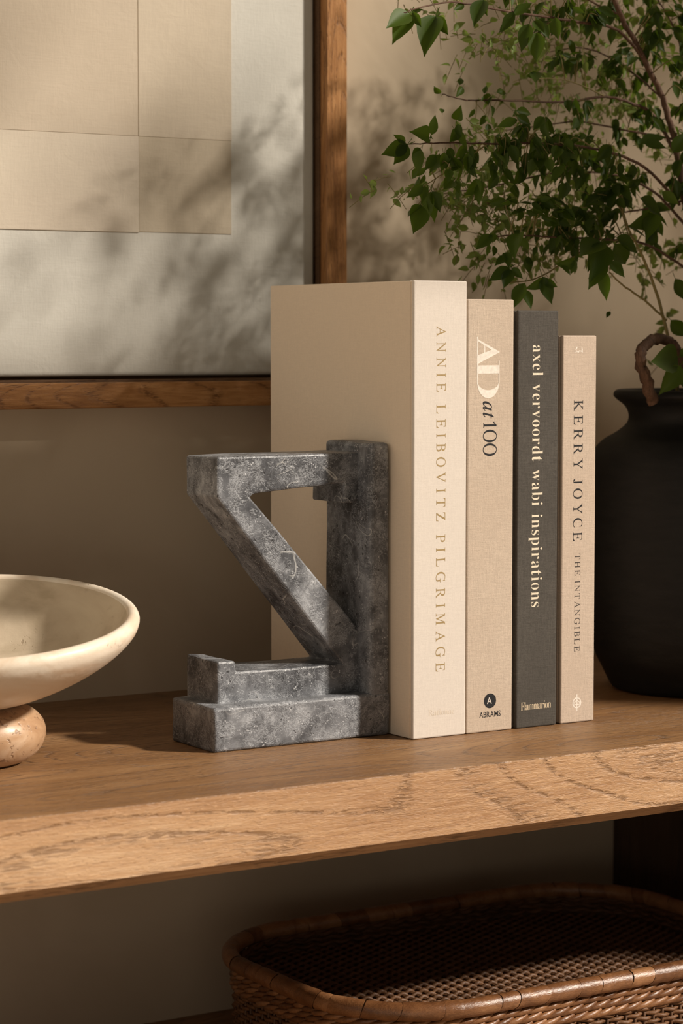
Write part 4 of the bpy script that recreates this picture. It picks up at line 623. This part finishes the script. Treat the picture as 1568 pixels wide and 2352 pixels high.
for cx, cy, cz, rx, rz, n, size in CLUSTERS:
    c = Vector((cx, cy, cz)); left = int(n*1.45)
    while left > 0:
        k = min(left, R.randint(4, 7)); left -= k
        a = R.uniform(0, 2*math.pi); q = math.sqrt(R.random())
        end = c + Vector((rx*q*math.cos(a), R.uniform(-.025, .025), rz*q*math.sin(a)))
        best = min(branch_pts, key=lambda p: (p-end).length + .4*abs((p-end).length-.03))
        mid = (best+end)/2 + Vector((0, 0, .008)) + Vector((R.uniform(-1, 1), R.uniform(-1, 1), R.uniform(-1, 1)))*.004
        sp = spline([best, mid, end], 5)
        if (best-end).length < .12: tube(sp, [.0006-.0004*i/(len(sp)-1) for i in range(len(sp))], 4, stalkV, stalkF, False)
        dirn = (end-mid).normalized()
        for i in range(k):
            t = 1-.62*i/k; base = sp[int(t*(len(sp)-1))] if i else end
            base = base + Vector((R.uniform(-1, 1), R.uniform(-1, 1), R.uniform(-1, 1)))*.004
            side = Vector((R.uniform(-1, 1), R.uniform(-.7, .7), R.uniform(-.9, .25)))
            dd = (dirn*.7+side*.9+Vector((0, 0, -.35))).normalized()
            placed.append((leaf_matrix(base, base+dd*size*R.uniform(.6, 1.05), R.uniform(-.9, .9), Vector((R.uniform(-1, .4), R.uniform(-1, -.1), R.uniform(-.3, 1)))), False))
o = ch(pyobj('leaf_stalks', stalkV, stalkF, TWIG, plant)); o['kind'] = 'stuff'
# nearest / most visible leaves become parts, the rest one mass
def inview(M):
    p = M @ Vector((0, .5, 0)) - cam.matrix_world.translation; z = p.dot(fw)
    return abs(F*p.dot(rt)/z) < 784+30 and -1206 < -F*p.dot(up)/z < 300
vis = [i for i, (M, s) in enumerate(placed) if inview(M)]
vis.sort(key=lambda i: (not placed[i][1], (placed[i][0].translation-cam.matrix_world.translation).length))
own = set(vis[:300])
inv = Matrix.Translation(-plant.location)
for i in sorted(own):
    o = bpy.data.objects.new('leaf', LM[i % 4]); COL.objects.link(o); o.parent = plant; o.matrix_local = inv @ placed[i][0]
V, Fc = [], []
for i, (M, s) in enumerate(placed):
    if i in own: continue
    me = LM[i % 4]; b = len(V)
    V += [tuple(M @ v.co) for v in me.vertices]; Fc += [tuple(b+q for q in p.vertices) for p in me.polygons]
o = ch(pyobj('foliage', V, Fc, LEAF, plant)); o['kind'] = 'stuff'
# fresh thin young shoots at the back
V, Fc = [], []; sV, sF = [], []
for cx, cy, cz, rx, rz, n, size in CLUSTERS:
    for k in range(int(n*.9)):
        p = Vector((cx, cy+.03+R.uniform(0, .05), cz))+Vector((rx*1.2*R.uniform(-1, 1), 0, rz*1.2*R.uniform(-1, 1)-.01))
        d_ = Vector((R.uniform(-1, 1), R.uniform(-.5, .5), R.uniform(-1.2, .6))).normalized()
        tube([p, p+d_*.010+Vector((0, 0, -.002)), p+d_*.020+Vector((0, 0, -.006))], [.0004, .0003, .0003], 3, sV, sF, False)
        for q in range(3):
            b0 = p+d_*.007*(q+.5); dd = Vector((R.uniform(-1, 1), R.uniform(-1, 1), R.uniform(-1.4, .5))).normalized()
            M = leaf_matrix(b0, b0+dd*size*R.uniform(.3, .7), R.uniform(-2, 2)); me = LM[(k+q) % 4]; b = len(V)
            V += [tuple(M @ v.co) for v in me.vertices]; Fc += [tuple(b+w for w in p_.vertices) for p_ in me.polygons]
o = ch(pyobj('young_leaves', V, Fc, LEAF_LT, plant)); o['kind'] = 'stuff'
o = ch(pyobj('young_shoots', sV, sF, TWIG, plant)); o['kind'] = 'stuff'

# ------------------------------------------------------------------ rattan basket
BZ = -.1800
bx0, bx1, by0, by1, br = -.0640, .325, -.049, .209, .085
basket = thing('rattan_basket', 'brown rattan basket with wrapped rim and woven inset lid under the shelf', 'basket', loc=(.117, .08, -.2642))
def rrect(off, n=240):
    x0, x1, y0, y1, r = bx0+off, bx1-off, by0+off, by1-off, max(br-off, .01)
    segs = []
    pts = []
    cs = [((x1-r, y0+r), -90), ((x1-r, y1-r), 0), ((x0+r, y1-r), 90), ((x0+r, y0+r), 180)]
    for (cx, cy), a0 in cs:
        for k in range(13):
            a = math.radians(a0+90*k/12); pts.append(Vector((cx+r*math.cos(a), cy+r*math.sin(a), 0)))
    pts.append(pts[0].copy())
    L_ = [0]
    for a, b in zip(pts, pts[1:]): L_.append(L_[-1]+(b-a).length)
    out = []; j = 0
    for i in range(n):
        s = L_[-1]*i/n
        while L_[j+1] < s: j += 1
        t = (s-L_[j])/(L_[j+1]-L_[j]); out.append(pts[j].lerp(pts[j+1], t))
    return out
RR = .0066
path = rrect(0, 720)
def pathat(P, s):
    n = len(P); f = (s % 1.0)*n; i = int(f); return P[i % n].lerp(P[(i+1) % n], f-i)
# rim core, then the individual wraps around it
V, Fc = tube([p+Vector((0, 0, BZ)) for p in rrect(0, 160)]+[rrect(0, 160)[0]+Vector((0, 0, BZ))], RR*.86, 10)
ch(pyobj('rim_core', V, Fc, RATTAN_D, basket))
NW = 50
cuts = [(i+R.uniform(-.28, .28))/NW for i in range(NW)]; cuts.append(cuts[0]+1)
for i in range(NW):
    s0, s1 = cuts[i]+.00012, cuts[i+1]-.00012
    V, Fc = [], []; sides = 12; rows = 7; lean = R.uniform(.003, .006); rr = RR*R.uniform(.96, 1.06)
    for k in range(rows):
        for s in range(sides):
            a = 2*math.pi*s/sides
            u = s0+(s1-s0)*k/(rows-1)+lean*math.sin(a+.6)*.5
            p = pathat(path, u); q = pathat(path, u+.002); T = (q-p).normalized(); B = Vector((T.y, -T.x, 0))
            e = rr*(.975 if k in (0, rows-1) else 1.0)*(1+.03*math.sin(3*a+9*k/rows+i))
            V.append(tuple(p+Vector((0, 0, BZ))+B*math.cos(a)*e+Vector((0, 0, 1))*math.sin(a)*e))
    for k in range(rows-1):
        for s in range(sides):
            t = (s+1) % sides; Fc.append((k*sides+s, k*sides+t, (k+1)*sides+t, (k+1)*sides+s))
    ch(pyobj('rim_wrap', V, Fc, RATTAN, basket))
# three twisted rope courses under the rim, each strand a piece
pl2 = rrect(.0035, 720); per = 0
for a, b in zip(pl2, pl2[1:]+pl2[:1]): per += (b-a).length
for row in range(3):
    NS = 92
    for i in range(NS):
        s0 = (i+row*.35)/NS; pts = []; rad = []
        for k in range(7):
            t = k/6; s = s0+(t*2.3-.6)/NS; p = pathat(pl2, s); q = pathat(pl2, s+.002); T = (q-p).normalized(); B = Vector((T.y, -T.x, 0))
            pts.append(p+B*(.0032*math.sin(math.pi*t)-.0012)+Vector((0, 0, BZ-.0098-.0058*row+(t-.5)*.0062)))
            rad.append(.0022*(.35+.75*math.sin(math.pi*min(max(t, .03), .97))))
        V, Fc = tube(pts, rad, 6)
        ch(pyobj('rope_strand', V, Fc, RATTAN, basket))
# woven sides
V, Fc = [], []
NP = 132; zt, zb = BZ-.0255, -.2610
wall_path = rrect(.0045, NP*4)
def outw(P, i):
    T = (P[(i+1) % len(P)]-P[i-1]).normalized(); return Vector((T.y, -T.x, 0))
z = zt; row = 0
while z > zb:
    pts = []
    for i in range(0, NP*4+1, 2):
        j = i % (NP*4); w = math.cos(math.pi*(i/4+row)); pts.append(wall_path[j]+outw(wall_path, j)*(.0019*w)+Vector((0, 0, z+.0004*math.sin(i*.7+row))))
    tube(pts, .00155, 5, V, Fc, False); z -= .0034; row += 1
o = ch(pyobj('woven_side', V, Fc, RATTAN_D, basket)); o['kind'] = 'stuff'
V, Fc = [], []
for i in range(NP):
    p = wall_path[i*4]; tube([p+Vector((0, 0, BZ-.005)), p+Vector((0, 0, -.2625))], .0013, 5, V, Fc)
o = ch(pyobj('side_stakes', V, Fc, RATTAN_D, basket)); o['kind'] = 'stuff'
V, Fc = [], []; p_ = rrect(.0065, 120); n = len(p_)
for q in p_: V += [(q.x, q.y, -.2630), (q.x, q.y, BZ-.004)]
for i in range(n): Fc.append((2*i, 2*((i+1) % n), 2*((i+1) % n)+1, 2*i+1))
Fc.append(tuple(2*i for i in range(n)))
ch(pyobj('inner_shell', V, Fc, OAK_SHADE, basket, False))
# woven inset lid
LZ = BZ-.0195
def inside(x, y, off=.010):
    x0, x1, y0, y1, r = bx0+off, bx1-off, by0+off, by1-off, br-off
    if not (x0 < x < x1 and y0 < y < y1): return False
    cx = min(max(x, x0+r), x1-r); cy = min(max(y, y0+r), y1-r)
    return (x-cx)**2+(y-cy)**2 <= r*r
V, Fc = [], []
sp_x = .0092; nst = int((bx1-bx0)/sp_x)
for i in range(1, nst):
    x = bx0+i*sp_x; ys = [by0+.002*k for k in range(int((by1-by0)/.002)) if inside(x, by0+.002*k)]
    if len(ys) > 4: tube([Vector((x, ys[0], LZ)), Vector((x+.0006, (ys[0]+ys[-1])/2, LZ+.001)), Vector((x, ys[-1], LZ))], .0015, 6, V, Fc)
o = ch(pyobj('lid_stakes', V, Fc, RATTAN_D, basket)); o['kind'] = 'stuff'
V, Fc = [], []; y = by0+.012; row = 0
while y < by1-.010:
    pts = []; rad = []
    for i in range(4*nst):
        x = bx0+i*sp_x/4
        if inside(x, y): pts.append(Vector((x, y+.0003*math.sin(i), LZ+.0028*math.cos(math.pi*(i/4+row))+.0004))); rad.append(  .0016*(1+.12*math.sin(i*1.7+row)))
    if len(pts) > 8: tube(pts, rad, 6, V, Fc)
    y += .0046; row += 1
o = ch(pyobj('lid_weave', V, Fc, RATTAN_D, basket)); o['kind'] = 'stuff'
V, Fc = [], []; p_ = rrect(.0085, 120); n = len(p_)
for q in p_: V += [(q.x, q.y, LZ-.005), (q.x, q.y, LZ-.006)]
for i in range(n): Fc.append((2*i, 2*i+1, 2*((i+1) % n)+1, 2*((i+1) % n)))
Fc.append(tuple(2*i for i in range(n))); Fc.append(tuple(2*i+1 for i in range(n))[::-1])
ch(pyobj('lid_backing', V, Fc, OAK_SHADE, basket, False))
# inner courses between rim and lid
for row in range(3):
    q = rrect(.0068, 520); V, Fc = tube([p+outw(q, i)*(.0012*math.cos(math.pi*(i/4+row)))+Vector((0, 0, BZ-.0065-row*.0042+.0008*math.sin(i*math.pi/4))) for i, p in enumerate(q)]+[q[0]+Vector((0, 0, BZ-.0065-row*.0042))], .0020, 6)
    ch(pyobj('inner_weaver', V, Fc, RATTAN_D, basket))

# ------------------------------------------------------------------ tree added out of view to cast the dappled shade
gobo_tree = thing('gobo_tree', 'leafy tree added out of view, throwing dappled shade on the wall', 'gobo_tree', loc=(1.45, -.75, -.80))
V, Fc = tube(spline([(1.45, -.75, -.80), (1.47, -.74, .2), (1.42, -.72, .9), (1.44, -.72, 1.9)], 6), .02, 8)
ch(pyobj('trunk', V, Fc, BARK, gobo_tree))
for q in ((.75, -.62, 1.0), (.70, -.62, 1.25), (.95, -.6, 1.15), (1.0, -.6, 1.4), (.62, -.62, 1.45)):
    V, Fc = tube(spline([(1.43, -.72, .9), ((1.43+q[0])/2, -.66, (.9+q[2])/2+.05), q], 6), .004, 5); ch(pyobj('branch', V, Fc, BARK, gobo_tree))
V, Fc = [], []
def gob(x0, x1, z0, z1, n, size):
    """n leaves whose shade falls on the wall between x0..x1, z0..z1"""
    for i in range(n):
        w = Vector((R.uniform(x0, x1), WY, R.uniform(z0, z1))); t = R.uniform(1.36, 1.6); p = w+SUN*t
        M = leaf_matrix(p, p+Vector((R.uniform(-.6, .6), R.uniform(-.4, .4), -1)).normalized()*size*R.uniform(.7, 1.2), R.uniform(-.6, .6), Vector((-.3, 1, -.3))+Vector((R.uniform(-.5, .5), 0, R.uniform(-.5, .5))))
        me = LM[i % 4]; b = len(V)
        V.extend([tuple(M @ v.co) for v in me.vertices]); Fc.extend([tuple(b+w_ for w_ in p_.vertices) for p_ in me.polygons])
gob(-.06, .12, .26, .62, 15, .07)
gob(-.30, -.17, .44, .62, 6, .06)
gob(-.13, -.08, .395, .44, 3, .05)
gob(.215, .52, .12, .75, 115, .07)
gob(.13, .215, .24, .40, 14, .05)
o = ch(pyobj('gobo_leaves', V, Fc, LEAF, gobo_tree)); o['kind'] = 'stuff'
